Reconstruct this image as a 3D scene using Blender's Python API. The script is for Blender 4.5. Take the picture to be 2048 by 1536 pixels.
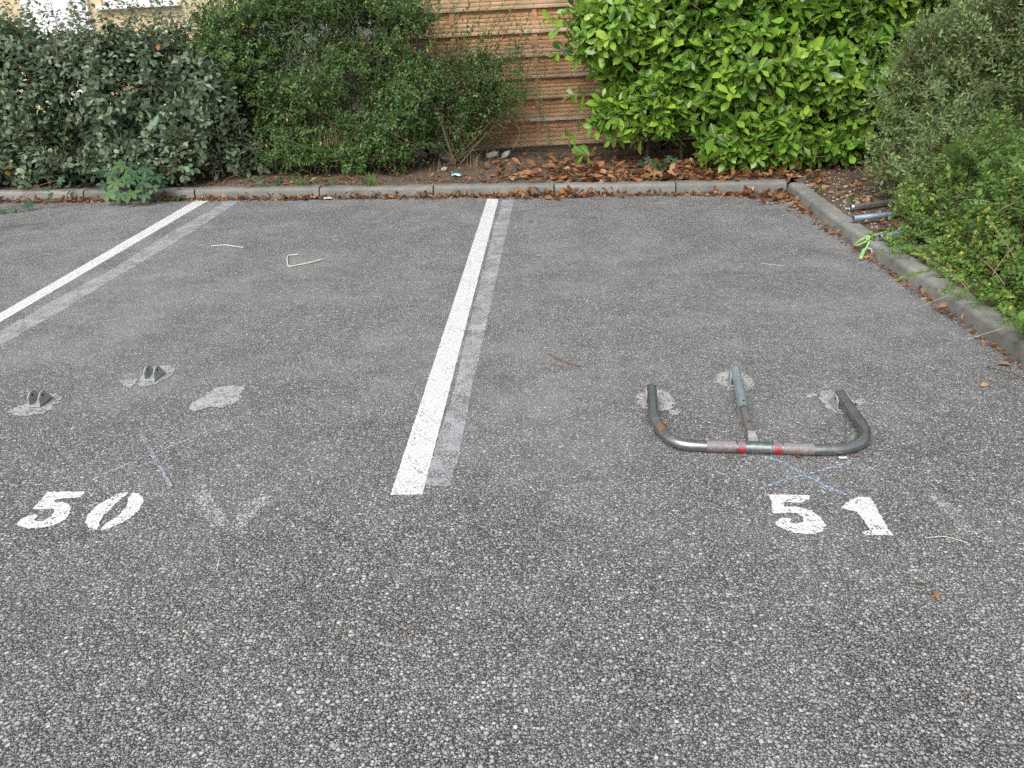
import bpy, bmesh, math, random
import numpy as np
from mathutils import Vector, Matrix, noise as mnoise

for o in list(bpy.data.objects):
    bpy.data.objects.remove(o, do_unlink=True)
SC = bpy.context.scene
COL = SC.collection
R = math.radians
rng = np.random.default_rng(7)
random.seed(7)

# ------------------------------------------------------------------ camera
CAM_H, FOCAL, PITCH, ROLL = 1.5, 1600.0 / 2048.0, R(25.3), R(1.0)
F = np.array([0, math.cos(PITCH), -math.sin(PITCH)])
_U = np.array([0, math.sin(PITCH), math.cos(PITCH)])
_R = np.array([1.0, 0, 0])
RT = math.cos(ROLL) * _R - math.sin(ROLL) * _U
UP = math.sin(ROLL) * _R + math.cos(ROLL) * _U
CAMP = np.array([0, 0, CAM_H])
cam_d = bpy.data.cameras.new('camera')
cam = bpy.data.objects.new('camera', cam_d)
COL.objects.link(cam)
cam_d.sensor_width = 36.0
cam_d.lens = 36.0 * FOCAL
cam_d.clip_start = 0.05
cam_d.clip_end = 2000
cam.matrix_world = Matrix(((RT[0], UP[0], -F[0], 0), (RT[1], UP[1], -F[1], 0), (RT[2], UP[2], -F[2], CAM_H), (0, 0, 0, 1)))
SC.camera = cam

# ------------------------------------------------------------------ light
SUN_EL, SUN_AZ = R(48), R(205)      # azimuth clockwise from +Y: behind the viewer, a little to the left
world = bpy.data.worlds.new('World')
SC.world = world
world.use_nodes = True
wn = world.node_tree
bg = wn.nodes['Background']
sky = wn.nodes.new('ShaderNodeTexSky')
sky.sky_type = 'NISHITA'
sky.sun_disc = False
sky.sun_elevation = SUN_EL
sky.sun_rotation = SUN_AZ
sky.air_density = 1.0
sky.dust_density = 4.0
sky.ozone_density = 1.0
hsv = wn.nodes.new('ShaderNodeHueSaturation')
hsv.inputs['Saturation'].default_value = 0.24       # overcast: the sky is white, not blue
wn.links.new(sky.outputs['Color'], hsv.inputs['Color'])
wn.links.new(hsv.outputs['Color'], bg.inputs['Color'])
bg.inputs['Strength'].default_value = 0.15
sun_d = bpy.data.lights.new('sun', 'SUN')
sun_d.energy = 1.5
sun_d.angle = R(40)
sun_d.color = (1.0, 0.985, 0.965)
sun = bpy.data.objects.new('sun', sun_d)
COL.objects.link(sun)
sdir = Vector((math.sin(SUN_AZ) * math.cos(SUN_EL), math.cos(SUN_AZ) * math.cos(SUN_EL), math.sin(SUN_EL)))
sun.rotation_euler = sdir.to_track_quat('Z', 'Y').to_euler()
sun.location = (0, -3, 8)
vs = SC.view_settings
vs.view_transform = 'Standard'
vs.look = 'None'
vs.exposure = 0.45
vs.gamma = 1.0
vs.use_curve_mapping = False
SC.render.resolution_x, SC.render.resolution_y = 1024, 768
SC.cycles.use_denoising = False
SC.cycles.max_bounces = 6
SC.cycles.transparent_max_bounces = 4

# ------------------------------------------------------------------ helpers
def spot(px, py, z=0.0):
    """a point surveyed on the photograph, in metres, on the level z"""
    d = F * (FOCAL * 2048) + RT * (px - 1024) - UP * (py - 768)
    return CAMP + d * ((z - CAM_H) / d[2])

def at_depth(px, py, y):
    d = F * (FOCAL * 2048) + RT * (px - 1024) - UP * (py - 768)
    return CAMP + d * (y / d[1])

def project(p):
    v = np.asarray(p) - CAMP
    w = v @ F
    return 1024 + FOCAL * 2048 * (v @ RT) / w, 768 - FOCAL * 2048 * (v @ UP) / w, w

def tag(o, label=None, cat=None, group=None, kind=None):
    if label: o['label'] = label
    if cat: o['category'] = cat
    if group: o['group'] = group
    if kind: o['kind'] = kind
    return o

def empty(name, loc=(0, 0, 0), rz=0.0):
    o = bpy.data.objects.new(name, None)
    o.empty_display_size = 0.05
    COL.objects.link(o)
    o.location = loc
    o.rotation_euler = (0, 0, rz)
    return o

def link(name, me, parent=None, loc=None, mat=None):
    o = bpy.data.objects.new(name, me)
    COL.objects.link(o)
    if parent is not None: o.parent = parent
    if loc is not None: o.location = loc
    if mat is not None and not me.materials: me.materials.append(mat)
    return o

def mesh(name, verts, faces, mat, smooth=False, attrs=None):
    me = bpy.data.meshes.new(name)
    me.from_pydata([tuple(map(float, v)) for v in verts], [], faces)
    if smooth: me.polygons.foreach_set('use_smooth', [True] * len(me.polygons))
    for k, v in (attrs or {}).items():
        a = me.attributes.new(k, 'FLOAT', 'POINT')
        a.data.foreach_set('value', np.asarray(v, dtype=np.float32))
    if mat: me.materials.append(mat)
    me.update()
    return me

def tri_mesh(name, V, T, mat, smooth=False, attrs=None):
    """fast mesh from numpy arrays of vertices and triangles"""
    me = bpy.data.meshes.new(name)
    V = np.asarray(V, dtype=np.float32); T = np.asarray(T, dtype=np.int32)
    me.vertices.add(len(V)); me.vertices.foreach_set('co', V.ravel())
    me.loops.add(T.size); me.loops.foreach_set('vertex_index', T.ravel())
    me.polygons.add(len(T))
    me.polygons.foreach_set('loop_start', np.arange(0, T.size, 3, dtype=np.int32))
    me.polygons.foreach_set('loop_total', np.full(len(T), 3, dtype=np.int32))
    if smooth: me.polygons.foreach_set('use_smooth', np.ones(len(T), dtype=bool))
    for k, v in (attrs or {}).items():
        a = me.attributes.new(k, 'FLOAT', 'POINT')
        a.data.foreach_set('value', np.asarray(v, dtype=np.float32))
    me.update(calc_edges=True)
    me.validate()
    if mat: me.materials.append(mat)
    return me

def centred(name, verts, faces, mat, parent=None, smooth=False, attrs=None):
    """object whose origin sits at the middle of its foot; verts in world coordinates (parent at the origin or offset)"""
    V = np.asarray(verts, dtype=float)
    c = np.array([(V[:, 0].min() + V[:, 0].max()) / 2, (V[:, 1].min() + V[:, 1].max()) / 2, V[:, 2].min()])
    me = mesh(name, V - c, faces, mat, smooth, attrs)
    o = link(name, me)
    if parent is not None:
        o.parent = parent
        o.location = c - np.array(parent.location)
    else:
        o.location = c
    return o

def catmull(P, per=6):
    P = [np.asarray(p, dtype=float) for p in P]
    Q = [2 * P[0] - P[1]] + P + [2 * P[-1] - P[-2]]
    out = []
    for i in range(1, len(Q) - 2):
        for k in range(per):
            t = k / per
            out.append(0.5 * ((2 * Q[i]) + (Q[i + 1] - Q[i - 1]) * t + (2 * Q[i - 1] - 5 * Q[i] + 4 * Q[i + 1] - Q[i + 2]) * t * t
                              + (-Q[i - 1] + 3 * Q[i] - 3 * Q[i + 1] + Q[i + 2]) * t ** 3))
    out.append(P[-1])
    return out

def tube(P, rad, n=12, cap=True, hollow=0.0):
    """verts, faces of a tube swept along P; rad a number or a list"""
    P = [np.asarray(p, dtype=float) for p in P]
    if not hasattr(rad, '__len__'): rad = [rad] * len(P)
    T = []
    for i in range(len(P)):
        d = P[min(i + 1, len(P) - 1)] - P[max(i - 1, 0)]
        T.append(d / (np.linalg.norm(d) + 1e-12))
    ref = np.array([0, 0, 1.0]) if abs(T[0][2]) < 0.9 else np.array([1.0, 0, 0])
    a = np.cross(T[0], ref); a /= np.linalg.norm(a)
    V, Fc = [], []
    for i, p in enumerate(P):
        a = a - T[i] * (a @ T[i]); a /= np.linalg.norm(a)
        b = np.cross(T[i], a)
        for k in range(n):
            th = 2 * math.pi * k / n
            V.append(p + rad[i] * (math.cos(th) * a + math.sin(th) * b))
    for i in range(len(P) - 1):
        for k in range(n):
            k2 = (k + 1) % n
            Fc.append((i * n + k, i * n + k2, (i + 1) * n + k2, (i + 1) * n + k))
    if cap:
        if hollow > 0:      # open pipe: a wall, then a dark bore a little way in
            for end, i in ((0, 0), (1, len(P) - 1)):
                b0 = len(V)
                base = i * n
                c = P[i]; inward = T[i] if end == 0 else -T[i]
                for dep in (0.0, hollow * 3):
                    for k in range(n):
                        V.append(c + (V[base + k] - c) * (1 - hollow / rad[i]) + inward * dep)
                for k in range(n):
                    k2 = (k + 1) % n
                    q = [(base + k, base + k2, b0 + k2, b0 + k), (b0 + k, b0 + k2, b0 + n + k2, b0 + n + k)]
                    Fc += q if end else [tuple(reversed(f)) for f in q]
                Fc.append(tuple(range(b0 + n, b0 + 2 * n)))
        else:
            Fc.append(tuple(reversed(range(n))))
            Fc.append(tuple(range((len(P) - 1) * n, len(P) * n)))
    return V, Fc

def box(x0, x1, y0, y1, z0, z1):
    V = [(x, y, z) for z in (z0, z1) for y in (y0, y1) for x in (x0, x1)]
    Fc = [(0, 2, 3, 1), (4, 5, 7, 6), (0, 1, 5, 4), (2, 6, 7, 3), (0, 4, 6, 2), (1, 3, 7, 5)]
    return V, Fc

def merge(parts):
    V, Fc = [], []
    for v, f in parts:
        b = len(V)
        V += [tuple(p) for p in v]
        Fc += [tuple(i + b for i in q) for q in f]
    return V, Fc

def bevel_me(me, w, seg=2):
    bm = bmesh.new(); bm.from_mesh(me)
    bmesh.ops.bevel(bm, geom=[e for e in bm.edges if e.calc_face_angle(0) > 0.5], offset=w, segments=seg, profile=0.5, affect='EDGES')
    bm.to_mesh(me); bm.free()
    return me

# ------------------------------------------------------------------ materials
def newmat(name):
    m = bpy.data.materials.new(name)
    m.use_nodes = True
    nt = m.node_tree
    b = nt.nodes['Principled BSDF']
    return m, nt, b

def nd(nt, typ, **kw):
    n = nt.nodes.new(typ)
    for k, v in kw.items():
        if k in ('operation', 'blend_type', 'data_type', 'feature', 'voronoi_dimensions', 'noise_dimensions', 'attribute_name', 'clamp', 'interpolation_type', 'distance', 'musgrave_type', 'bands_direction', 'wave_type', 'use_clamp'):
            setattr(n, k, v)
        else:
            n.inputs[k.replace('_', ' ')].default_value = v
    return n

def math_n(nt, op, a, b=None, clamp=False):
    n = nt.nodes.new('ShaderNodeMath'); n.operation = op; n.use_clamp = clamp
    for i, v in enumerate((a, b)):
        if v is None: continue
        if isinstance(v, (int, float)): n.inputs[i].default_value = v
        else: nt.links.new(v, n.inputs[i])
    return n.outputs[0]

def mix_c(nt, fac, a, b, blend='MIX'):
    n = nt.nodes.new('ShaderNodeMix'); n.data_type = 'RGBA'; n.blend_type = blend
    for i, v in ((0, fac), (6, a), (7, b)):
        if isinstance(v, (int, float)): n.inputs[i].default_value = v
        elif isinstance(v, tuple): n.inputs[i].default_value = v if len(v) == 4 else (*v, 1)
        else: nt.links.new(v, n.inputs[i])
    return n.outputs[2]

def ramp(nt, fac, stops, interp='LINEAR'):
    n = nt.nodes.new('ShaderNodeValToRGB')
    e = n.color_ramp.elements
    n.color_ramp.interpolation = interp
    while len(e) < len(stops): e.new(0.5)
    for el, (p, c) in zip(e, stops):
        el.position = p
        el.color = (c, c, c, 1) if isinstance(c, (int, float)) else (*c, 1)
    if fac is not None: nt.links.new(fac, n.inputs[0])
    return n.outputs[0]

def smooth(nt, v, lo, hi):
    n = nt.nodes.new('ShaderNodeMapRange'); n.interpolation_type = 'SMOOTHSTEP'
    n.inputs[1].default_value = lo; n.inputs[2].default_value = hi
    n.inputs[3].default_value = 0; n.inputs[4].default_value = 1
    nt.links.new(v, n.inputs[0])
    return n.outputs[0]

def noise_n(nt, vec, scale, detail=3, rough=0.55, dim='3D'):
    n = nt.nodes.new('ShaderNodeTexNoise'); n.noise_dimensions = dim
    n.inputs['Scale'].default_value = scale; n.inputs['Detail'].default_value = detail; n.inputs['Roughness'].default_value = rough
    if vec is not None: nt.links.new(vec, n.inputs['Vector'])
    return n

def pos_n(nt):
    return nt.nodes.new('ShaderNodeNewGeometry').outputs['Position']

def obj_n(nt):
    return nt.nodes.new('ShaderNodeTexCoord').outputs['Object']

# asphalt as a node group: the paint, mortar and chalk lie on the same chippings
def asphalt_group():
    g = bpy.data.node_groups.new('asphalt', 'ShaderNodeTree')
    g.interface.new_socket('Color', in_out='OUTPUT', socket_type='NodeSocketColor')
    g.interface.new_socket('Height', in_out='OUTPUT', socket_type='NodeSocketFloat')
    out = g.nodes.new('NodeGroupOutput')
    p = pos_n(g)
    # uneven chip outlines
    dn = noise_n(g, p, 75, 3, 0.6)
    off = g.nodes.new('ShaderNodeVectorMath'); off.operation = 'MULTIPLY_ADD'
    g.links.new(dn.outputs['Color'], off.inputs[0])
    off.inputs[1].default_value = (0.009, 0.009, 0.0)
    g.links.new(p, off.inputs[2])
    pv = off.outputs[0]
    def chips(scale):
        v = nd(g, 'ShaderNodeTexVoronoi', feature='F1', voronoi_dimensions='2D', Scale=scale, Randomness=1.0)
        g.links.new(pv, v.inputs['Vector'])
        s = g.nodes.new('ShaderNodeSeparateColor'); g.links.new(v.outputs['Color'], s.inputs[0])
        return s.outputs, v.outputs['Distance']
    stops = [(0.0, 0.11), (0.15, 0.19), (0.45, 0.295), (0.70, 0.37), (0.90, 0.445), (0.97, 0.51), (1.0, 0.58)]
    tanst = [(0.0, (1, 1, 1)), (0.80, (1.0, 0.97, 0.91)), (0.975, (1.0, 0.95, 0.86)), (0.989, (1.15, 0.90, 0.68)), (0.997, (1.1, 0.82, 0.58)), (0.9988, (0.95, 0.66, 0.52))]
    col, hgt = None, None
    # three gradings of stone, each lying in the finer one below it: scale, share of cells that hold a stone, smallest and largest radius
    for scale, share, r0, r1, base_h in ((195, 1.0, 0.32, 0.26, 0.0), (120, 0.80, 0.24, 0.32, 0.15), (78, 0.52, 0.24, 0.30, 0.35)):
        (cr, cg, cb), d = chips(scale)
        thr = math_n(g, 'ADD', math_n(g, 'MULTIPLY', cb, r1), r0)
        k = smooth(g, math_n(g, 'SUBTRACT', thr, d), -0.02, 0.10)
        if share < 1:
            k = math_n(g, 'MULTIPLY', k, smooth(g, cg, 1 - share - 0.01, 1 - share + 0.01))
        c = ramp(g, cr, stops)
        c = mix_c(g, 1.0, c, ramp(g, cg, tanst, 'CONSTANT'), 'MULTIPLY')
        h = math_n(g, 'ADD', math_n(g, 'MULTIPLY', smooth(g, math_n(g, 'SUBTRACT', thr, d), 0.0, 0.22), 0.45), base_h)
        if col is None:
            col = mix_c(g, k, (0.034, 0.034, 0.036), c); hgt = math_n(g, 'MULTIPLY', k, h)
        else:
            rim = smooth(g, math_n(g, 'SUBTRACT', thr, d), -0.10, 0.0)       # bitumen round each stone
            if share < 1: rim = math_n(g, 'MULTIPLY', rim, smooth(g, cg, 1 - share - 0.01, 1 - share + 0.01))
            col = mix_c(g, math_n(g, 'MULTIPLY', rim, 0.75), col, (0.036, 0.036, 0.038))
            col = mix_c(g, k, col, c)
            hm = g.nodes.new('ShaderNodeMix'); hm.data_type = 'FLOAT'
            g.links.new(k, hm.inputs[0]); g.links.new(hgt, hm.inputs[2]); g.links.new(h, hm.inputs[3])
            hgt = hm.outputs[0]
    # dust film, wear and a painted grazing-view lift: slow changes over the lot
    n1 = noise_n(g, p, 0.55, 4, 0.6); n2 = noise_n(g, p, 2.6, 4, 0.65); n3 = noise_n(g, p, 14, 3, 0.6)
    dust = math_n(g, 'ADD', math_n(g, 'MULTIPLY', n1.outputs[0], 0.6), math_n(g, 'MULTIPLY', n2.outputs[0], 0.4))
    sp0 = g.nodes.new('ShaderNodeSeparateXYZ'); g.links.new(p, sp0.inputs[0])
    graze_lift = smooth(g, math_n(g, 'ADD', sp0.outputs[1], math_n(g, 'MULTIPLY', n1.outputs[0], 1.2)), 2.2, 4.2)  # farther asphalt painted lighter: grazing view shows chip tops, hides shaded gaps
    dust_graze = math_n(g, 'ADD', math_n(g, 'MULTIPLY', smooth(g, dust, 0.43, 0.62), math_n(g, 'ADD', 0.12, math_n(g, 'MULTIPLY', graze_lift, 0.26))), math_n(g, 'MULTIPLY', graze_lift, 0.24))
    col = mix_c(g, dust_graze, col, (0.300, 0.298, 0.302))
    tone = ramp(g, math_n(g, 'ADD', math_n(g, 'MULTIPLY', n2.outputs[0], 0.5), math_n(g, 'MULTIPLY', n3.outputs[0], 0.5)), [(0.25, 0.72), (0.75, 1.28)])
    col = mix_c(g, 1.0, col, tone, 'MULTIPLY')
    # the joint between two paving passes: an open, dark, ragged line
    sp = g.nodes.new('ShaderNodeSeparateXYZ'); g.links.new(p, sp.inputs[0])
    wob = math_n(g, 'MULTIPLY', math_n(g, 'SUBTRACT', n2.outputs[0], 0.5), 0.16)
    dy = math_n(g, 'ABSOLUTE', math_n(g, 'ADD', math_n(g, 'SUBTRACT', sp.outputs[1], 4.70), wob))
    seam = math_n(g, 'MULTIPLY', math_n(g, 'SUBTRACT', 1.0, smooth(g, dy, 0.0, 0.055)), smooth(g, n3.outputs[0], 0.42, 0.58))
    col = mix_c(g, math_n(g, 'MULTIPLY', seam, 0.25), col, (0.06, 0.06, 0.062))
    g.links.new(col, out.inputs[0]); g.links.new(hgt, out.inputs[1])
    return g
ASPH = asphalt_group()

def on_asphalt(name):
    m, nt, b = newmat(name)
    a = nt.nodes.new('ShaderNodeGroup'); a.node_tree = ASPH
    return m, nt, b, a

def mat_asphalt():
    m, nt, b, a = on_asphalt('asphalt_chippings')
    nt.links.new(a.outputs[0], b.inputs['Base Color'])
    bp = nd(nt, 'ShaderNodeBump', Strength=1.0, Distance=0.006)
    nt.links.new(a.outputs[1], bp.inputs['Height']); nt.links.new(bp.outputs[0], b.inputs['Normal'])
    b.inputs['Roughness'].default_value = 0.75
    b.inputs['Specular IOR Level'].default_value = 0.35
    return m

def mat_coat(name, col, wear, col2=None, wscale=9.0, fine=0.5, bump=0.5, fill=0.0, rough=0.6):
    """a coat on the chippings, worn through to the asphalt: wear 0 (whole) .. 1 (nearly gone)"""
    m, nt, b, a = on_asphalt(name)
    p = pos_n(nt)
    n1 = noise_n(nt, p, wscale, 4, 0.65); n2 = noise_n(nt, p, 90, 2, 0.6)
    v = math_n(nt, 'ADD', math_n(nt, 'MULTIPLY', n1.outputs[0], 1 - fine), math_n(nt, 'MULTIPLY', n2.outputs[0], fine * 0.6))
    v = math_n(nt, 'ADD', v, math_n(nt, 'MULTIPLY', a.outputs[1], fine * 0.4))       # the coat lasts longest... on the tops
    t = 0.30 + wear * 0.3
    mask = smooth(nt, v, t - 0.03, t + 0.03)
    tone = noise_n(nt, p, 5, 3, 0.6)
    c = mix_c(nt, tone.outputs[0], col, col2 or tuple(x * 0.9 for x in col))
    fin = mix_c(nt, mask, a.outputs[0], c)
    if fill: fin = mix_c(nt, fill, a.outputs[0], fin)
    nt.links.new(fin, b.inputs['Base Color'])
    bp = nd(nt, 'ShaderNodeBump', Strength=bump, Distance=0.005)
    nt.links.new(a.outputs[1], bp.inputs['Height']); nt.links.new(bp.outputs[0], b.inputs['Normal'])
    b.inputs['Roughness'].default_value = rough
    b.inputs['Specular IOR Level'].default_value = 0.3
    return m

M = {}
M['asphalt'] = mat_asphalt()
M['paint'] = mat_coat('white_road_paint', (0.74, 0.755, 0.75), 0.05, (0.62, 0.635, 0.63), 10, 0.72, 0.6)
M['digit_paint'] = mat_coat('white_number_paint', (0.75, 0.76, 0.76), 0.19, (0.66, 0.675, 0.675), 24, 0.6, 0.65)
M['old_paint'] = mat_coat('ground_off_paint', (0.50, 0.50, 0.515), 0.50, (0.28, 0.285, 0.30), 11, 0.4, 0.6, 0.9)
M['ghost'] = mat_coat('faded_paint_ghost', (0.56, 0.56, 0.56), 0.56, None, 11, 0.6, 0.8, 0.7)
M['ghost_faint'] = mat_coat('nearly_gone_paint', (0.45, 0.45, 0.45), 0.6, None, 11, 0.6, 0.8, 0.4)
M['mortar'] = mat_coat('pale_mortar', (0.47, 0.46, 0.455), 0.40, (0.36, 0.355, 0.35), 26, 0.5, 0.4)
M['mortar_dark'] = mat_coat('grey_mortar', (0.36, 0.355, 0.35), 0.45, (0.45, 0.445, 0.44), 26, 0.5, 0.4)
M['chalk'] = mat_coat('blue_chalk', (0.35, 0.47, 0.62), 0.50, (0.44, 0.54, 0.66), 25, 0.85, 0.8, 0.85)
M['chalk_faint'] = mat_coat('pale_blue_chalk', (0.40, 0.48, 0.60), 0.54, (0.46, 0.50, 0.58), 12, 0.7, 0.8, 0.75)
M['stain'] = mat_coat('dark_stain', (0.05, 0.05, 0.055), 0.55, None, 6, 0.5, 0.8, 0.55)

def mat_concrete(name, col, dark):
    m, nt, b = newmat(name)
    p = pos_n(nt)
    n1 = noise_n(nt, p, 6, 5, 0.65); n2 = noise_n(nt, p, 45, 3, 0.6); n3 = noise_n(nt, p, 260, 2, 0.5)
    c = mix_c(nt, smooth(nt, n1.outputs[0], 0.3, 0.7), dark, col)
    c = mix_c(nt, math_n(nt, 'MULTIPLY', smooth(nt, n2.outputs[0], 0.5, 0.72), 0.45), c, (0.14, 0.14, 0.11))
    c = mix_c(nt, math_n(nt, 'MULTIPLY', smooth(nt, n3.outputs[0], 0.62, 0.72), 0.4), c, (0.55, 0.54, 0.5))
    oi = nt.nodes.new('ShaderNodeObjectInfo')
    c = mix_c(nt, 1.0, c, ramp(nt, oi.outputs['Random'], [(0.0, (0.84, 0.84, 0.82)), (1.0, (1.12, 1.12, 1.12))]), 'MULTIPLY')
    n4 = noise_n(nt, p, 2.3, 5, 0.7)
    c = mix_c(nt, math_n(nt, 'MULTIPLY', smooth(nt, n4.outputs[0], 0.52, 0.68), 0.5), c, (0.10, 0.105, 0.075))
    nt.links.new(c, b.inputs['Base Color'])
    bp = nd(nt, 'ShaderNodeBump', Strength=0.5, Distance=0.004)
    nt.links.new(math_n(nt, 'ADD', n2.outputs[0], math_n(nt, 'MULTIPLY', n3.outputs[0], 0.4)), bp.inputs['Height'])
    nt.links.new(bp.outputs[0], b.inputs['Normal'])
    b.inputs['Roughness'].default_value = 0.9
    return m
M['kerb'] = mat_concrete('kerb_concrete', (0.245, 0.243, 0.228), (0.165, 0.163, 0.148))
M['grey_render'] = mat_concrete('grey_render', (0.46, 0.465, 0.46), (0.36, 0.365, 0.36))
M['rubble'] = mat_concrete('pale_rubble', (0.60, 0.58, 0.54), (0.42, 0.40, 0.37))

def mat_soil():
    m, nt, b = newmat('soil')
    p = pos_n(nt)
    n1 = noise_n(nt, p, 3, 4, 0.6); n2 = noise_n(nt, p, 40, 4, 0.7)
    v = nd(nt, 'ShaderNodeTexVoronoi', feature='F1', Scale=60.0)
    nt.links.new(p, v.inputs['Vector'])
    s = nt.nodes.new('ShaderNodeSeparateColor'); nt.links.new(v.outputs['Color'], s.inputs[0])
    c = ramp(nt, n2.outputs[0], [(0.3, (0.055, 0.038, 0.026)), (0.5, (0.13, 0.092, 0.062)), (0.7, (0.21, 0.155, 0.105))])
    c = mix_c(nt, math_n(nt, 'MULTIPLY', smooth(nt, s.outputs[0], 0.88, 0.92), 0.6), c, (0.30, 0.27, 0.22))
    c = mix_c(nt, math_n(nt, 'MULTIPLY', smooth(nt, n1.outputs[0], 0.45, 0.7), 0.35), c, (0.16, 0.15, 0.10))
    nt.links.new(c, b.inputs['Base Color'])
    bp = nd(nt, 'ShaderNodeBump', Strength=1.0, Distance=0.02)
    nt.links.new(math_n(nt, 'ADD', n2.outputs[0], v.outputs['Distance']), bp.inputs['Height'])
    nt.links.new(bp.outputs[0], b.inputs['Normal'])
    b.inputs['Roughness'].default_value = 0.95
    return m
M['soil'] = mat_soil()

def mat_leaf(name, stops, rough=0.45, rib=None, trans=0.28, spec=0.5, under=1.25):
    spec = spec * 0.6
    """stops: colour over the per-leaf tint attribute"""
    m, nt, b = newmat(name)
    t = nd(nt, 'ShaderNodeAttribute', attribute_name='tint').outputs['Fac']
    c = ramp(nt, t, stops)
    p = pos_n(nt)
    n = noise_n(nt, p, 90, 2, 0.6)
    c = mix_c(nt, 1.0, c, ramp(nt, n.outputs[0], [(0.3, 0.82), (0.7, 1.18)]), 'MULTIPLY')
    if rib:
        e = nd(nt, 'ShaderNodeAttribute', attribute_name='rib').outputs['Fac']
        k = math_n(nt, 'SUBTRACT', 1.0, smooth(nt, e, 0.06, 0.20))
        c = mix_c(nt, math_n(nt, 'MULTIPLY', k, 0.75), c, rib)
    gm = nt.nodes.new('ShaderNodeNewGeometry')
    c2 = mix_c(nt, gm.outputs['Backfacing'], c, mix_c(nt, 0.5, c, tuple(min(1, x * under * 1.6) for x in stops[1][1])))
    nt.links.new(c2, b.inputs['Base Color'])
    b.inputs['Roughness'].default_value = rough
    b.inputs['Specular IOR Level'].default_value = spec
    tr = nt.nodes.new('ShaderNodeBsdfTranslucent'); nt.links.new(c2, tr.inputs['Color'])
    mx = nt.nodes.new('ShaderNodeMixShader'); mx.inputs[0].default_value = trans
    nt.links.new(b.outputs[0], mx.inputs[1]); nt.links.new(tr.outputs[0], mx.inputs[2])
    nt.links.new(mx.outputs[0], nt.nodes['Material Output'].inputs['Surface'])
    return m
YEL = (0.55, 0.36, 0.03)
M['elaeagnus'] = mat_leaf('grey_green_leaf', [(0.0, (0.045, 0.080, 0.042)), (0.45, (0.125, 0.180, 0.108)), (0.8, (0.23, 0.28, 0.175)), (0.965, (0.33, 0.37, 0.23)), (0.97, (0.32, 0.26, 0.05)), (1.0, (0.30, 0.11, 0.03))], 0.5, None, 0.22, 0.4, 1.5)
M['privet'] = mat_leaf('small_dark_leaf', [(0.0, (0.034, 0.080, 0.026)), (0.45, (0.086, 0.162, 0.052)), (0.8, (0.158, 0.262, 0.078)), (0.955, (0.24, 0.37, 0.10)), (0.965, YEL), (1.0, (0.6, 0.42, 0.05))], 0.4, None, 0.28, 0.5)
M['laurel'] = mat_leaf('glossy_laurel_leaf', [(0.0, (0.045, 0.120, 0.018)), (0.4, (0.120, 0.256, 0.028)), (0.75, (0.245, 0.402, 0.040)), (0.985, (0.34, 0.48, 0.055)), (0.99, (0.35, 0.33, 0.03)), (1.0, (0.42, 0.14, 0.02))], 0.30, (0.30, 0.40, 0.10), 0.20, 0.75)
M['abelia'] = mat_leaf('narrow_shrub_leaf', [(0.0, (0.075, 0.105, 0.055)), (0.45, (0.165, 0.235, 0.095)), (0.8, (0.265, 0.36, 0.145)), (0.97, (0.34, 0.44, 0.18)), (0.975, (0.5, 0.28, 0.04)), (1.0, (0.22, 0.08, 0.05))], 0.5, None, 0.28, 0.4)
M['cover'] = mat_leaf('round_cover_leaf', [(0.0, (0.055, 0.130, 0.028)), (0.4, (0.125, 0.235, 0.055)), (0.75, (0.215, 0.32, 0.080)), (0.95, (0.36, 0.41, 0.09)), (1.0, (0.5, 0.46, 0.08))], 0.45, None, 0.32, 0.4)
M['creeper'] = mat_leaf('creeper_leaf', [(0.0, (0.022, 0.062, 0.030)), (0.4, (0.034, 0.090, 0.042)), (0.8, (0.060, 0.135, 0.048)), (0.97, (0.10, 0.18, 0.055)), (1.0, (0.30, 0.05, 0.02))], 0.42, (0.10, 0.20, 0.08), 0.25, 0.45)
M['dead'] = mat_leaf('dead_leaf', [(0.0, (0.080, 0.042, 0.025)), (0.3, (0.170, 0.083, 0.042)), (0.6, (0.290, 0.138, 0.065)), (0.85, (0.38, 0.215, 0.115)), (0.95, (0.47, 0.31, 0.18)), (1.0, (0.62, 0.36, 0.05))], 0.6, None, 0.12, 0.3, 1.2)
M['grass'] = mat_leaf('grass_blade', [(0.0, (0.05, 0.11, 0.025)), (0.5, (0.10, 0.20, 0.04)), (0.8, (0.18, 0.26, 0.06)), (1.0, (0.36, 0.30, 0.14))], 0.5, None, 0.3, 0.3)
M['straw'] = mat_leaf('dry_grass', [(0.0, (0.12, 0.08, 0.045)), (0.5, (0.26, 0.19, 0.11)), (1.0, (0.42, 0.33, 0.20))], 0.7, None, 0.15, 0.2)

def mat_plain(name, col, rough=0.6, metal=0.0, var=0.25, scale=20, bump=0.0, col2=None, spec=0.5):
    m, nt, b = newmat(name)
    o = obj_n(nt)
    n = noise_n(nt, o, scale, 4, 0.6)
    lo = tuple(x * (1 - var) for x in col); hi = col2 or tuple(min(1, x * (1 + var)) for x in col)
    nt.links.new(ramp(nt, n.outputs[0], [(0.3, lo), (0.7, hi)]), b.inputs['Base Color'])
    b.inputs['Roughness'].default_value = rough; b.inputs['Metallic'].default_value = metal
    b.inputs['Specular IOR Level'].default_value = spec
    if bump:
        bp = nd(nt, 'ShaderNodeBump', Strength=bump, Distance=0.003)
        nt.links.new(n.outputs[0], bp.inputs['Height']); nt.links.new(bp.outputs[0], b.inputs['Normal'])
    return m
M['bark'] = mat_plain('brown_bark', (0.13, 0.09, 0.06), 0.85, 0, 0.4, 60, 0.6)
M['pale_bark'] = mat_plain('tan_bark', (0.26, 0.19, 0.12), 0.85, 0, 0.35, 60, 0.5)
M['red_twig'] = mat_plain('russet_twig', (0.20, 0.11, 0.06), 0.8, 0, 0.3, 60)
M['pale_straw'] = mat_plain('bleached_stalk', (0.62, 0.57, 0.47), 0.7, 0, 0.15, 80, 0.2)
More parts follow.
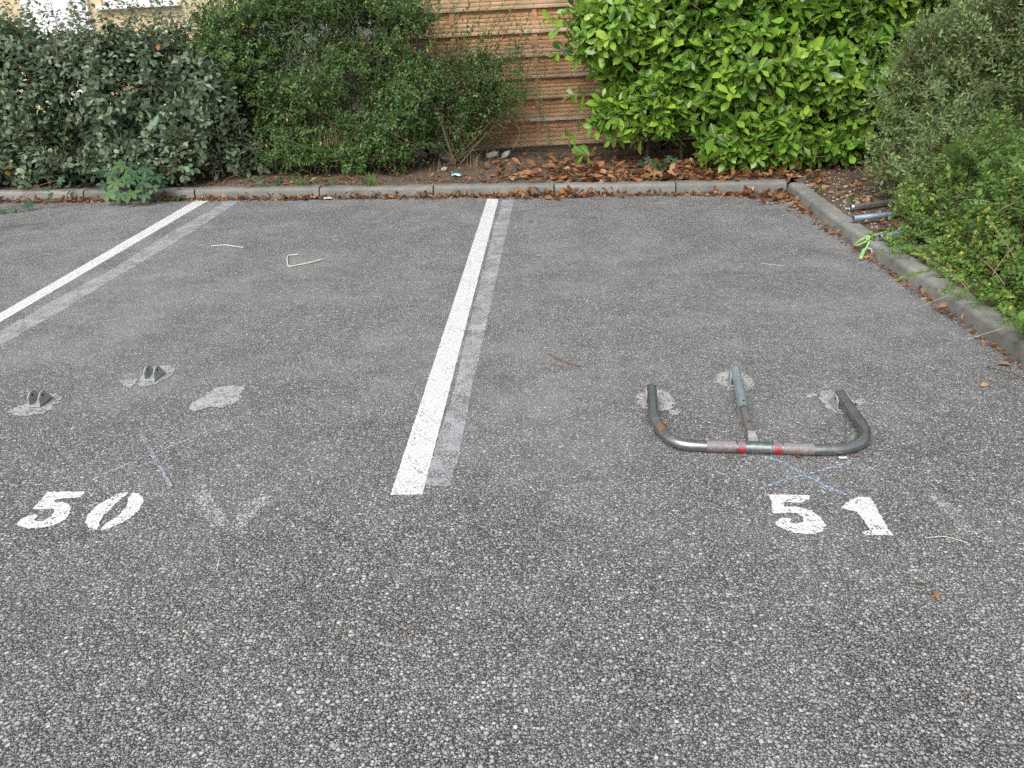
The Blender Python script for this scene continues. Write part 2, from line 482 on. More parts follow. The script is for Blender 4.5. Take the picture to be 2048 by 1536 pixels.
M['wire'] = mat_plain('green_coated_wire', (0.018, 0.026, 0.022), 0.5, 0.0, 0.3, 40)
M['rope'] = mat_plain('neon_green_rope', (0.30, 0.50, 0.17), 0.7, 0, 0.25, 300, 0.4)
M['plastic_grey'] = mat_plain('grey_plastic', (0.42, 0.41, 0.46), 0.4, 0, 0.15, 60)
M['blue_paper'] = mat_plain('pale_blue_wrapper', (0.36, 0.62, 0.70), 0.45, 0, 0.15, 60)
M['white_paper'] = mat_plain('white_tissue', (0.75, 0.75, 0.73), 0.8, 0, 0.08, 60, 0.3)
M['red_petal'] = mat_plain('red_petal', (0.65, 0.02, 0.015), 0.5, 0, 0.2, 60)
M['house'] = mat_plain('cream_render', (0.66, 0.53, 0.34), 0.9, 0, 0.08, 3, 0.2)
M['house_white'] = mat_plain('white_pvc', (0.80, 0.81, 0.84), 0.4, 0, 0.03, 3)
M['house_glass'] = mat_plain('window_glass', (0.30, 0.33, 0.36), 0.05, 0, 0.05, 3)
M['dark_hole'] = mat_plain('rusty_hole', (0.035, 0.022, 0.016), 0.9, 0, 0.3, 200)
M['pebble'] = mat_plain('pale_pebble', (0.46, 0.43, 0.37), 0.85, 0, 0.35, 30, 0.3)

def mat_steel(name, col, rust=0.0, rough=0.36, metal=0.85, spec_scale=1.0):
    m, nt, b = newmat(name)
    o = obj_n(nt)
    n1 = noise_n(nt, o, 9, 4, 0.65); n2 = noise_n(nt, o, 70, 3, 0.6); n3 = noise_n(nt, o, 320, 2, 0.6)
    c = mix_c(nt, smooth(nt, n1.outputs[0], 0.3, 0.7), tuple(x * 0.72 for x in col), col)
    c = mix_c(nt, math_n(nt, 'MULTIPLY', smooth(nt, n2.outputs[0], 0.45, 0.7), 0.35), c, tuple(min(1, x * 1.35) for x in col))
    dirt = math_n(nt, 'MULTIPLY', smooth(nt, n3.outputs[0], 0.5, 0.75), 0.35)
    c = mix_c(nt, dirt, c, (0.13, 0.11, 0.09))
    rf = smooth(nt, math_n(nt, 'ADD', math_n(nt, 'MULTIPLY', n1.outputs[0], 0.6), math_n(nt, 'MULTIPLY', n2.outputs[0], 0.4)), 0.72 - rust, 0.78 - rust)
    c = mix_c(nt, rf, c, (0.20, 0.085, 0.03))
    nt.links.new(c, b.inputs['Base Color'])
    nt.links.new(math_n(nt, 'MULTIPLY', math_n(nt, 'SUBTRACT', 1.0, rf), metal), b.inputs['Metallic'])
    nt.links.new(math_n(nt, 'ADD', math_n(nt, 'MULTIPLY', n2.outputs[0], 0.3), rough - 0.1), b.inputs['Roughness'])
    bp = nd(nt, 'ShaderNodeBump', Strength=0.15, Distance=0.001)
    nt.links.new(n3.outputs[0], bp.inputs['Height']); nt.links.new(bp.outputs[0], b.inputs['Normal'])
    return m
M['tube_steel'] = mat_steel('worn_galvanised_tube', (0.32, 0.345, 0.35), 0.12, 0.25, 0.9)
M['prop_steel'] = mat_steel('galvanised_prop', (0.38, 0.46, 0.48), 0.0, 0.42, 0.6)
M['prop_inner'] = mat_steel('dull_inner_tube', (0.30, 0.30, 0.29), 0.12, 0.45, 0.7)
M['zinc'] = mat_steel('zinc_plate', (0.42, 0.44, 0.445), 0.06, 0.5, 0.25)
M['shiny_tube'] = mat_steel('bright_galvanised_tube', (0.62, 0.66, 0.70), 0.0, 0.28, 0.9)
M['blue_tube'] = mat_steel('blue_grey_tube', (0.24, 0.31, 0.37), 0.05, 0.5, 0.4)
def mat_band(name, col, pale):
    """reflector film, bleached by the sun along its top"""
    m, nt, b = newmat(name)
    o = obj_n(nt)
    sp = nt.nodes.new('ShaderNodeSeparateXYZ'); nt.links.new(o, sp.inputs[0])
    n = noise_n(nt, o, 110, 4, 0.65)
    f = math_n(nt, 'ADD', math_n(nt, 'MULTIPLY', math_n(nt, 'SUBTRACT', n.outputs[0], 0.5), 0.03), sp.outputs[2])
    c = mix_c(nt, smooth(nt, f, 0.020, 0.040), col, pale)
    c = mix_c(nt, 1.0, c, ramp(nt, n.outputs[0], [(0.3, 0.7), (0.7, 1.2)]), 'MULTIPLY')
    nt.links.new(c, b.inputs['Base Color'])
    b.inputs['Roughness'].default_value = 0.42
    return m
M['red_band'] = mat_band('red_reflector', (0.36, 0.02, 0.03), (0.24, 0.17, 0.17))
M['pink_band'] = mat_band('faded_reflector', (0.165, 0.125, 0.125), (0.24, 0.222, 0.222))
M['rust'] = mat_plain('rust_patch', (0.17, 0.15, 0.13), 0.6, 0.3, 0.2, 38, 0.2, (0.30, 0.14, 0.05))

def mat_wood():
    m, nt, b = newmat('fence_wood')
    p = pos_n(nt)
    mp = nt.nodes.new('ShaderNodeMapping'); nt.links.new(p, mp.inputs[0]); mp.inputs['Scale'].default_value = (1.2, 30, 30)
    n1 = noise_n(nt, mp.outputs[0], 1.6, 5, 0.6)
    mp2 = nt.nodes.new('ShaderNodeMapping'); nt.links.new(p, mp2.inputs[0]); mp2.inputs['Scale'].default_value = (1.0, 4, 9)
    n2 = noise_n(nt, mp2.outputs[0], 1.7, 4, 0.6)
    n3 = noise_n(nt, p, 35, 3, 0.6)
    c = ramp(nt, n1.outputs[0], [(0.25, (0.25, 0.122, 0.054)), (0.5, (0.41, 0.215, 0.105)), (0.75, (0.51, 0.305, 0.165))])
    h = nd(nt, 'ShaderNodeAttribute', attribute_name='low').outputs['Fac']          # weathered where the board leans out into the rain
    wm = math_n(nt, 'ADD', math_n(nt, 'MULTIPLY', h, 0.55), math_n(nt, 'MULTIPLY', n2.outputs[0], 0.6))
    c = mix_c(nt, math_n(nt, 'MULTIPLY', smooth(nt, wm, 0.45, 0.85), 0.68), c, (0.37, 0.29, 0.185))
    c = mix_c(nt, math_n(nt, 'MULTIPLY', smooth(nt, math_n(nt, 'ADD', wm, math_n(nt, 'MULTIPLY', n3.outputs[0], 0.15)), 0.92, 1.02), 0.7), c, (0.55, 0.48, 0.40))
    kv = nd(nt, 'ShaderNodeTexVoronoi', feature='F1', Scale=3.2)
    nt.links.new(p, kv.inputs['Vector'])
    c = mix_c(nt, math_n(nt, 'MULTIPLY', math_n(nt, 'SUBTRACT', 1.0, smooth(nt, kv.outputs['Distance'], 0.02, 0.07)), 0.8), c, (0.07, 0.035, 0.018))
    n4 = noise_n(nt, p, 5, 4, 0.65)
    c = mix_c(nt, 1.0, c, ramp(nt, n4.outputs[0], [(0.3, 0.68), (0.7, 1.25)]), 'MULTIPLY')
    nt.links.new(c, b.inputs['Base Color'])
    bp = nd(nt, 'ShaderNodeBump', Strength=0.4, Distance=0.003)
    nt.links.new(n1.outputs[0], bp.inputs['Height']); nt.links.new(bp.outputs[0], b.inputs['Normal'])
    b.inputs['Roughness'].default_value = 0.8
    return m
M['wood'] = mat_wood()

# ------------------------------------------------------------------ the setting
def kerb_y(x): return 6.995 - 0.03 * x          # foot of the back kerb
def kerb_x(y):                                   # foot of the side kerb
    return 2.30 + 0.012 * (y - 3.3) + 0.05 * max(0.0, y - 5.8)

S = 400
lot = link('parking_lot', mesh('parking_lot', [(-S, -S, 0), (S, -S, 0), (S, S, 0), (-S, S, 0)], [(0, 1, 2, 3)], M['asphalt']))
tag(lot, 'grey asphalt of the parking lot with coarse pale chippings', None, None, 'structure')

KH, KW = 0.090, 0.125
def bed(name, xs, rows, label):
    V, Fc, n = [], [], len(rows)
    nx = len(xs)
    for j, f in enumerate(rows):
        for x in xs:
            px, py = f(x)
            h = KH - 0.008 + 0.028 * mnoise.noise((px * 1.7, py * 1.7, 0)) + 0.012 * mnoise.noise((px * 7, py * 7, 3)) + 0.03 * min(1, j / 8)
            V.append((px, py, h if j > 0 else KH - 0.02))
    for j in range(n - 1):
        for i in range(nx - 1):
            Fc.append((j * nx + i, j * nx + i + 1, (j + 1) * nx + i + 1, (j + 1) * nx + i))
    o = link(name, mesh(name, V, Fc, M['soil'], True))
    return tag(o, label, None, None, 'structure')
vv = [0.0, 0.04, 0.1, 0.17, 0.25, 0.33, 0.42, 0.52, 0.64, 0.76, 0.9, 1.05, 1.2, 1.4, 1.7, 2.2, 3.0, 5.0]
bed('back_planting_bed', list(np.arange(-9.0, 2.47, 0.08)), [(lambda x, v=v: (x, kerb_y(x) + KW - 0.01 + v)) for v in vv], 'brown littered soil of the planting bed behind the back kerb')
bed('side_planting_bed', list(np.arange(1.0, 10.0, 0.08)), [(lambda y, v=v: (kerb_x(min(y, 7.0)) + KW - 0.01 + v, 10.9 - y)) if False else (lambda y, v=v: (kerb_x(min(10.9 - y, 7.0)) + KW - 0.01 + v, 10.9 - y)) for v in vv], 'gravelly soil of the planting bed behind the side kerb')

def soil_z(x, y):
    return KH - 0.008 + 0.028 * mnoise.noise((x * 1.7, y * 1.7, 0)) + 0.012 * mnoise.noise((x * 7, y * 7, 3)) + 0.03 * min(1, max(0, (y - kerb_y(x) - KW)) / 0.6 if x < 2.4 else max(0, (x - kerb_x(y) - KW)) / 0.6)

def kerb_mesh(L):
    r = 0.028
    prof = [(0.0, -0.06), (0.006, KH - r)]
    for k in range(1, 6):
        a = math.pi / 2 * k / 5
        prof.append((0.006 + r * (1 - math.cos(a)), KH - r + r * math.sin(a)))
    prof += [(KW - 0.008, KH), (KW, KH - 0.008), (KW, -0.06)]
    n = len(prof); segs = 36
    V, Fc = [], []
    for i in range(segs + 1):
        x = L * i / segs
        for q, (y, z) in enumerate(prof):
            w = (0.003 * mnoise.noise((x * 9 + L * 31, q * 0.8, z * 9)) - 0.012 * max(0.0, mnoise.noise((x * 14 + L * 7, 3.3, 1.0)) - 0.42)) if 1 < q < n - 2 else 0
            V.append((x, y + w, z + w))
    for i in range(segs):
        for q in range(n - 1):
            Fc.append((i * n + q, (i + 1) * n + q, (i + 1) * n + q + 1, i * n + q + 1))
    Fc.append(tuple(range(n))); Fc.append(tuple(segs * n + q for q in reversed(range(n))))
    me = mesh('kerb_stone', V, Fc, M['kerb'], True)
    bm = bmesh.new(); bm.from_mesh(me); bmesh.ops.recalc_face_normals(bm, faces=bm.faces); bm.to_mesh(me); bm.free()
    try: me.set_sharp_from_angle(angle=R(40))
    except Exception: pass
    return me
KM = kerb_mesh(1.02)
def kerb_run(name, pts, label):
    t = empty(name, (pts[0][0], pts[0][1], 0)); tag(t, label, None, None, 'structure')
    for (a, b) in zip(pts[:-1], pts[1:]):
        d = Vector((b[0] - a[0], b[1] - a[1], 0))
        o = link('kerb_stone', KM, t, (a[0] - pts[0][0], a[1] - pts[0][1], random.uniform(-0.005, 0.005)))
        o.rotation_euler = (0, 0, math.atan2(d.y, d.x) + random.uniform(-0.006, 0.006))
        o.scale = ((d.length - 0.012) / 1.02, 1, 1)
bx = [-9.0, -7.93, -6.87, -5.82, -4.78, -3.74, -2.75, -1.65, -0.65, 0.40, 1.45, 2.40]
kerb_run('back_kerb', [(x, kerb_y(x)) for x in bx], 'pale concrete kerb along the back of the bays')
sy = [6.93, 5.86, 4.86, 3.85, 2.85, 1.85, 0.85]
kp = [(kerb_x(y), y) for y in sy]
# laid from the far end towards the viewer: the face looks to the left
t = empty('side_kerb', (*kp[-1], 0)); tag(t, 'grey concrete kerb along the right side of the lot', None, None, 'structure')
for a, b in zip(kp[:-1], kp[1:]):
    d = Vector((b[0] - a[0], b[1] - a[1], 0))
    o = link('kerb_stone', KM, t, (a[0] - kp[-1][0], a[1] - kp[-1][1], random.uniform(-0.003, 0.003)))
    o.rotation_euler = (0, 0, math.atan2(d.y, d.x))
    o.scale = ((d.length - 0.008) / 1.02, 1, 1)

# ------------------------------------------------------------------ buildings and fences
FT = R(1.9)                       # the ground falls to the left: fence courses climb to the right of the bay plane
FY = 8.68
def fence():
    t = empty('wooden_fence', (0.3, FY, 0.10))
    t.rotation_euler = (0, -FT, 0)
    tag(t, 'orange brown wooden panel fence with ribbed overlapping boards behind the bushes', 'fence')
    bands = [0.08, 0.325, 0.545, 0.745, 0.945, 1.165, 1.385, 1.605, 1.82]
    def board(x0, x1, z0, z1):
        V, low = [], []
        prof = []
        ribs = 6
        for k in range(ribs):
            a = z0 - 0.012 + (z1 - z0 + 0.012) * k / ribs; bb = z0 - 0.012 + (z1 - z0 + 0.012) * (k + 1) / ribs
            hgt = bb - a
            for q, (fz, fy) in enumerate(((0.0, 0.0), (0.10, -0.007), (0.5, -0.0105), (0.90, -0.007), (0.985, 0.0))):
                z = a + hgt * fz
                tt = (z - z0) / (z1 - z0)
                prof.append((-0.040 * (1 - tt) + fy, z, 1 - tt))
        n = len(prof)
        seg = 6
        for i in range(seg + 1):
            x = x0 + (x1 - x0) * i / seg
            for (y, z, l) in prof:
                V.append((x, y + 0.004 * mnoise.noise((x * 1.5, z * 3, 1)), z + 0.003 * mnoise.noise((x * 1.1, z0 * 9, 5)))); low.append(l)
        nb = len(V)
        Fc = [(i * n + q, (i + 1) * n + q, (i + 1) * n + q + 1, i * n + q + 1) for i in range(seg) for q in range(n - 1)]
        for i in range(seg + 1):                # back face
            x = x0 + (x1 - x0) * i / seg
            V.append((x, prof[0][0] + 0.018, prof[0][1])); V.append((x, prof[-1][0] + 0.018, prof[-1][1])); low += [1, 0]
        for i in range(seg):
            b0, b1 = nb + 2 * i, nb + 2 * i + 2
            Fc.append((b0, b0 + 1, b1 + 1, b1))
            Fc.append((i * n, b0, b1, (i + 1) * n))
            Fc.append((i * n + n - 1, (i + 1) * n + n - 1, b1 + 1, b0 + 1))
        return V, Fc, low
    for (x0, x1) in ((-1.36, 1.02), (1.13, 5.6)):
        for a, b in zip(bands[:-1], bands[1:]):
            V, Fc, low = board(x0, x1, a, b)
            link('board', mesh('board', V, Fc, M['wood'], False, {'low': low}), t)
        for fx in (0.24, 0.62):
            xb = x0 + (x1 - x0) * fx if fx < 0.5 else x0 + 1.385
            V, Fc = box(xb - 0.024, xb + 0.024, -0.034, 0.002, bands[0], bands[-1])
            link('batten', mesh('batten', V, Fc, M['wood'], False, {'low': [0.1] * 8}), t)
    for xp in (-1.41, 1.075):
        V, Fc = box(xp - 0.048, xp + 0.048, -0.055, 0.045, -0.12, 1.98)
        me = bevel_me(mesh('post', V, Fc, M['wood'], False, {'low': [0.5] * 8}), 0.006)
        link('post', me, t)
    V, Fc = box(-1.36, 5.6, -0.01, 0.03, -0.10, 0.055)
    link('gravel_board', mesh('gravel_board', V, Fc, M['bark']), t)
fence()

def chain_link():
    t = empty('chain_link_fence', (0.4, FY - 0.085, 0.10)); t.rotation_euler = (0, -FT, 0)
    tag(t, 'dark green chain link mesh hanging in front of the wooden fence', 'wire fence')
    p, hz = 0.078, 0.068
    n_w, rows = 30, 15
    pts = []
    for i in range(2 * rows + 1):
        pts.append(((p / 2 + 0.002) * (1 if i % 2 else -1) * 1.0, 0.004 * (1 if i % 2 else -1), 0.03 + i * hz / 1.0 * 0.5))
    V, Fc = tube(pts, 0.0025, 4)
    me = mesh('wire', V, Fc, M['wire'])
    for k in range(n_w):
        o = link('wire', me, t, (-1.15 + k * p, 0, 0))
        if k % 2: o.rotation_euler = (0, 0, math.pi)       # neighbours hook into each other
    for z in (0.05, 1.10):
        V, Fc = tube([(-1.2, -0.004, z), (0, -0.004, z - 0.006), (1.2, -0.004, z)], 0.002, 5)
        link('tension_wire', mesh('tension_wire', V, Fc, M['wire'], True), t)
    for x in (-1.24, 1.22):
        V, Fc = tube([(x, 0, -0.1), (x, 0, 1.2)], 0.018, 10)
        link('post', mesh('post', V, Fc, M['wire'], True), t)
chain_link()

def garden_wall():
    t = empty('grey_garden_wall', (-2.0, 8.85, 0)); t.rotation_euler = (0, -FT, 0)
    tag(t, 'pale grey rendered garden wall glimpsed through the small leaved bush', 'wall')
    V, Fc = box(-0.55, 0.86, -0.06, 0.06, 0, 1.75); link('wall', bevel_me(mesh('wall', V, Fc, M['grey_render']), 0.008), t)
    V, Fc = box(-0.58, 0.88, -0.085, 0.085, 1.752, 1.80); link('coping', bevel_me(mesh('coping', V, Fc, M['kerb']), 0.01), t)
garden_wall()

def house():
    t = empty('cream_house', (-6.5, 11.5, 0)); t.rotation_euler = (0, -FT, 0)
    tag(t, 'cream rendered house with a white window behind the grey green hedge', 'house')
    x0, x1, z0, z1 = 1.32, 2.30, 1.54, 2.75                     # window opening
    V, Fc = merge([box(-7.5, x0, 0, 0.3, 0, 5.6), box(x1, 3.9, 0, 0.3, 0, 5.6), box(x0, x1, 0, 0.3, 0, z0), box(x0, x1, 0, 0.3, z1, 5.6)])
    link('wall', mesh('wall', V, Fc, M['house']), t)
    V, Fc = box(-7.5, 3.9, 0.302, 5.0, 0, 5.6); link('rear_wall', mesh('rear_wall', V, Fc, M['house']), t)
    V, Fc = merge([([(-7.9, -0.4, 5.55), (4.3, -0.4, 5.55), (4.3, 2.6, 7.0), (-7.9, 2.6, 7.0), (-7.9, -0.4, 5.70), (4.3, -0.4, 5.70), (4.3, 2.6, 7.15), (-7.9, 2.6, 7.15), (-7.9, 5.5, 5.55), (4.3, 5.5, 5.55), (4.3, 5.5, 5.7), (-7.9, 5.5, 5.7)],
                    [(0, 3, 2, 1), (4, 5, 6, 7), (0, 1, 5, 4), (3, 8, 9, 2), (7, 6, 10, 11), (8, 11, 10, 9), (0, 4, 7, 3), (1, 2, 6, 5), (3, 7, 11, 8), (2, 9, 10, 6)])])
    link('roof', mesh('roof', V, Fc, M['dead']), t)
    V, Fc = merge([box(0.30, 1.16, -0.05, -0.002, 0.02, 2.2)] + [box(0.36 + 0.40 * k, 0.70 + 0.40 * k, -0.062, -0.05, 0.2 + 0.98 * j, 1.08 + 0.98 * j) for k in range(2) for j in range(2)])
    dr = link('door', mesh('door', V, Fc, M['house_white']), t)
    V, Fc = tube([(1.08, -0.07, 1.05), (1.08, -0.10, 1.05), (0.97, -0.10, 1.05)], 0.009, 8); link('handle', mesh('handle', V, Fc, M['zinc'], True), dr)
    w = empty('window', (0, 0, 0)); w.parent = t
    bw = 0.09
    V, Fc = merge([box(x0 + 0.002, x0 + bw, 0.06, 0.14, z0 + 0.002, z1 - 0.002), box(x1 - bw, x1 - 0.002, 0.06, 0.14, z0 + 0.002, z1 - 0.002),
                   box(x0 + bw, x1 - bw, 0.062, 0.138, z0 + 0.002, z0 + bw), box(x0 + bw, x1 - bw, 0.062, 0.138, z1 - bw, z1 - 0.002),
                   box((x0 + x1) / 2 - 0.05, (x0 + x1) / 2 + 0.05, 0.058, 0.136, z0 + bw, z1 - bw)])
    link('frame', mesh('frame', V, Fc, M['house_white']), w)
    for a, b in ((x0 + bw, (x0 + x1) / 2 - 0.05), ((x0 + x1) / 2 + 0.05, x1 - bw)):
        V, Fc = box(a, b, 0.09, 0.10, z0 + bw, z1 - bw); link('pane', mesh('pane', V, Fc, M['house_glass']), w)
        V, Fc = merge([box(a - 0.005, b + 0.005, 0.035 + 0.0, 0.055, z0 + 0.01 + k * 0.06, z0 + 0.066 + k * 0.06) for k in range(20)])
        link('shutter', mesh('shutter', V, Fc, M['house_white']), w)
    V, Fc = box(x0 - 0.05, x1 + 0.05, -0.09, 0.05, z0 - 0.05, z0 - 0.002); link('sill', bevel_me(mesh('sill', V, Fc, M['house_white']), 0.008), w)
house()

# ------------------------------------------------------------------ painted marks on the asphalt
def ragged(P, step=0.012, amp=0.003, seed=0.0):
    """densify a closed outline (world xy) and roughen it"""
    out = []
    n = len(P)
    for i in range(n):
        a, b = np.asarray(P[i][:2], float), np.asarray(P[(i + 1) % n][:2], float)
        m = max(1, int(np.linalg.norm(b - a) / step))
        for k in range(m):
            p = a + (b - a) * k / m
            w = mnoise.noise_vector((p[0] * 38 + seed, p[1] * 38, seed)) * amp + mnoise.noise_vector((p[0] * 120 + seed, p[1] * 120, seed)) * amp * 0.7
            out.append((p[0] + w.x, p[1] + w.y))
    return out

def sheet(name, outlines, mat, z, parent=None, smooth_px=False):
    """one flat coat: list of closed outlines (xy)"""
    bm = bmesh.new()
    for P in outlines:
        vs_ = [bm.verts.new((x, y, 0)) for x, y in P]
        es = [bm.edges.new((vs_[i], vs_[(i + 1) % len(vs_)])) for i in range(len(vs_))]
        bmesh.ops.triangle_fill(bm, use_beauty=True, use_dissolve=False, edges=es)
    for f in bm.faces:
        f.normal_update()
        if f.normal.z < 0: f.normal_flip()
    me = bpy.data.meshes.new(name)
    c = Vector((sum(v.co.x for v in bm.verts) / len(bm.verts), sum(v.co.y for v in bm.verts) / len(bm.verts), 0))
    for v in bm.verts: v.co -= c
    bm.to_mesh(me); bm.free()
    me.materials.append(mat)
    o = link(name, me)
    if parent is None: o.location = (c.x, c.y, z)
    else:
        o.parent = parent
        o.location = (c.x - parent.location.x, c.y - parent.location.y, z - parent.location.z)
    return o

def quad(*pp): return [spot(*p)[:2] for p in pp]

o = sheet('bay_line', [ragged(quad((781, 990), (845, 990), (997, 399), (975, 397)), 0.02, 0.002, 1)], M['paint'], 0.0018)
tag(o, 'crisp white painted line between bays 50 and 51', 'bay line')
B0, B1 = spot(425, 397)[:2], spot(0, 645)[:2]; B2, B3 = spot(0, 627)[:2], spot(398, 397)[:2]
e1 = B1 + (B1 - B0) * 0.55; e2 = B2 + (B2 - B3) * 0.62
o = sheet('bay_line', [ragged([B0, e1, e2, B3], 0.02, 0.002, 2)], M['paint'], 0.0018)
tag(o, 'crisp white painted line on the far left, left of bay 50', 'bay line')
o = sheet('worn_bay_line', [ragged(quad((1028, 400), (1005, 400), (990, 450), (936, 660), (905, 790), (875, 880), (850, 970), (900, 974), (925, 880), (940, 790), (975, 640), (1010, 480)), 0.02, 0.006, 3)], M['old_paint'], 0.0008)
tag(o, 'grey scrubbed off old line right beside the white line of bay 51', 'bay line')
wl, wr = quad((455, 401), (330, 472), (230, 535), (100, 605), (0, 662)), quad((0, 690), (110, 630), (240, 550), (360, 480), (478, 403))
wl.append(wl[-1] + (wl[-1] - wl[0]) * 0.52); wr.insert(0, wr[0] + (wr[0] - wr[-1]) * 0.48)
o = sheet('worn_bay_line', [ragged(wl + wr, 0.02, 0.006, 4)], M['old_paint'], 0.0008)
tag(o, 'grey scrubbed off old line beside the far left white line', 'bay line')

def crop(c0, k, pts): return [spot(c0[0] + x * k, c0[1] + y * k)[:2] for x, y in pts]
KA = 560 / 2048
five_a = crop((0, 700), KA, [(350, 1040), (480, 1038), (620, 1040), (600, 1070), (560, 1085), (420, 1092), (392, 1112), (450, 1112), (500, 1125), (521, 1152), (514, 1192), (488, 1232), (430, 1272), (330, 1300), (200, 1306), (132, 1286), (126, 1266), (160, 1236), (215, 1212), (265, 1206), (288, 1216), (246, 1240), (270, 1256), (322, 1250), (376, 1222), (402, 1190), (390, 1168), (350, 1162), (300, 1166), (236, 1170), (290, 1105)])
zero_l = crop((0, 700), KA, [(945, 1044), (870, 1054), (780, 1095), (700, 1150), (640, 1215), (625, 1265), (650, 1302), (712, 1318), (732, 1284), (726, 1262), (760, 1215), (830, 1145), (905, 1085)])
zero_r = crop((0, 700), KA, [(968, 1044), (1012, 1050), (1046, 1080), (1050, 1112), (1020, 1170), (960, 1226), (870, 1280), (800, 1306), (738, 1318), (762, 1280), (830, 1240), (890, 1190), (930, 1140), (940, 1095)])
t = empty('bay_number', (*spot(160, 1025)[:2], 0)); tag(t, 'white painted bay number 50 below the faint chalk cross, last digit a zero', 'number')
sheet('digit', [ragged(five_a, 0.005, 0.0042, 5)], M['digit_paint'], 0.0018, t)
sheet('digit', [ragged(zero_l, 0.005, 0.0042, 6), ragged(zero_r, 0.005, 0.0042, 7)], M['digit_paint'], 0.0018, t)
five_b = crop((1240, 700), KA, [(1078, 1060), (1250, 1062), (1392, 1066), (1388, 1095), (1330, 1118), (1200, 1116), (1204, 1150), (1290, 1150), (1400, 1180), (1470, 1230), (1506, 1282), (1490, 1322), (1430, 1346), (1330, 1346), (1220, 1326), (1150, 1292), (1134, 1260), (1170, 1236), (1226, 1226), (1256, 1240), (1240, 1264), (1290, 1276), (1336, 1258), (1345, 1226), (1310, 1202), (1240, 1192), (1128, 1200), (1114, 1190), (1108, 1110)])
one_b = crop((1240, 700), KA, [(1622, 1150), (1680, 1102), (1740, 1080), (1830, 1080), (1850, 1110), (1900, 1200), (1950, 1290), (1998, 1360), (1790, 1356), (1768, 1340), (1832, 1322), (1806, 1290), (1772, 1232), (1730, 1186), (1640, 1164)])
t = empty('bay_number', (*spot(1660, 1035)[:2], 0)); tag(t, 'white painted bay number 51 below the folded barrier, last digit a one', 'number')
sheet('digit', [ragged(five_b, 0.005, 0.0045, 8)], M['digit_paint'], 0.0018, t)
sheet('digit', [ragged(one_b, 0.005, 0.0045, 9)], M['digit_paint'], 0.0018, t)

def strip(pp, w, seed, z=0):
    P = [np.asarray(spot(*p)[:2]) for p in pp]
    L, Rr = [], []
    for i, p in enumerate(P):
        d = P[min(i + 1, len(P) - 1)] - P[max(i - 1, 0)]; d /= np.linalg.norm(d)
        nrm = np.array([-d[1], d[0]]) * w / 2
        L.append(p + nrm); Rr.append(p - nrm)
    return ragged(L + Rr[::-1], 0.01, 0.003, seed)
t = empty('chalk_cross', (*spot(305, 912)[:2], 0)); tag(t, 'faint pale blue chalk cross above the number 50', 'chalk mark')
sheet('stroke', [strip([(186, 958), (250, 930), (305, 908), (360, 885), (425, 858)], 0.013, 11)], M['chalk_faint'], 0.0008, t)
sheet('stroke', [strip([(281, 866), (305, 908), (325, 945), (343, 976)], 0.016, 12)], M['chalk_faint'], 0.0014, t)
t = empty('chalk_cross', (*spot(1612, 950)[:2], 0)); tag(t, 'blue chalk cross between the folded barrier and the number 51', 'chalk mark')
sheet('stroke', [strip([(1520, 912), (1560, 922), (1612, 950), (1660, 976), (1692, 990)], 0.016, 13)], M['chalk'], 0.0008, t)
sheet('stroke', [strip([(1522, 978), (1560, 963), (1612, 950), (1660, 936), (1705, 923)], 0.014, 14)], M['chalk'], 0.0014, t)
o = sheet('faded_mark', [strip([(398, 984), (425, 1025), (452, 1066), (470, 1062), (500, 1020), (535, 990)], 0.055, 15)], M['ghost'], 0.0008)
tag(o, 'faded white ghost of a mark right of the number 50', 'paint mark')
o = sheet('faded_mark', [strip([(1862, 985), (1905, 1025), (1950, 1068)], 0.05, 16)], M['ghost_faint'], 0.0008)
tag(o, 'very faint worn white smear right of the number 51', 'paint mark')
o = sheet('dark_stain', [ragged(quad((-40, 462), (20, 450), (70, 447), (110, 446), (80, 458), (40, 466), (-30, 474)), 0.03, 0.02, 17)], M['stain'], 0.0008)
tag(o, 'dark oily stain on the asphalt at the far left', 'stain')
def patch(pp, label, mat, seed, extra=()):
    o = sheet('mortar_patch', [ragged(quad(*pp), 0.006, 0.014, seed)] + [ragged(quad(*e), 0.006, 0.010, seed + 3) for e in extra], mat, 0.0025)
    tag(o, label, 'mortar patch')
patch([(12, 826), (35, 814), (55, 806), (75, 795), (110, 788), (125, 795), (118, 806), (100, 820), (85, 828), (60, 832), (38, 832)], 'grey mortar patch under the lower left steel bracket of bay 50', M['mortar_dark'], 20)
patch([(278, 776), (281, 754), (300, 742), (318, 733), (342, 728), (350, 735), (345, 748), (330, 760), (305, 770)], 'grey mortar patch under the upper right steel bracket of bay 50', M['mortar_dark'], 21, [[(238, 764), (262, 757), (276, 759), (272, 768), (258, 775), (246, 772)]])
patch([(380, 813), (389.5, 803), (411, 792), (425, 777), (441.5, 774), (459, 771.5), (485, 773), (492, 777), (480, 788), (482.5, 799), (463, 811), (444, 818), (418, 814), (402, 822), (384, 823)], 'bare pale mortar patch without a bracket in bay 50', M['mortar'], 22)
patch([(1273, 790), (1292, 782), (1333, 782), (1341, 793), (1352, 807), (1341, 818), (1325, 823), (1281, 818), (1273, 807)], 'pale mortar patch under the left arm of the barrier', M['mortar'], 23, [[(1338, 822), (1352, 820), (1362, 826), (1350, 831), (1338, 829)]])
patch([(1426, 766), (1437, 746), (1461, 744), (1486, 746), (1502, 755), (1508, 779), (1486, 785), (1456, 782), (1448, 771)], 'pale mortar patch under the middle prop of the barrier', M['mortar'], 24)
patch([(1636, 787), (1645, 782), (1677, 787), (1702, 796), (1724, 830), (1700, 828), (1677, 829), (1653, 815), (1639, 798)], 'pale mortar patch under the right arm of the barrier', M['mortar'], 25, [[(1708, 802), (1722, 798), (1730, 803), (1724, 812), (1710, 810)], [(1612, 789), (1632, 787), (1634, 794), (1618, 796)]])

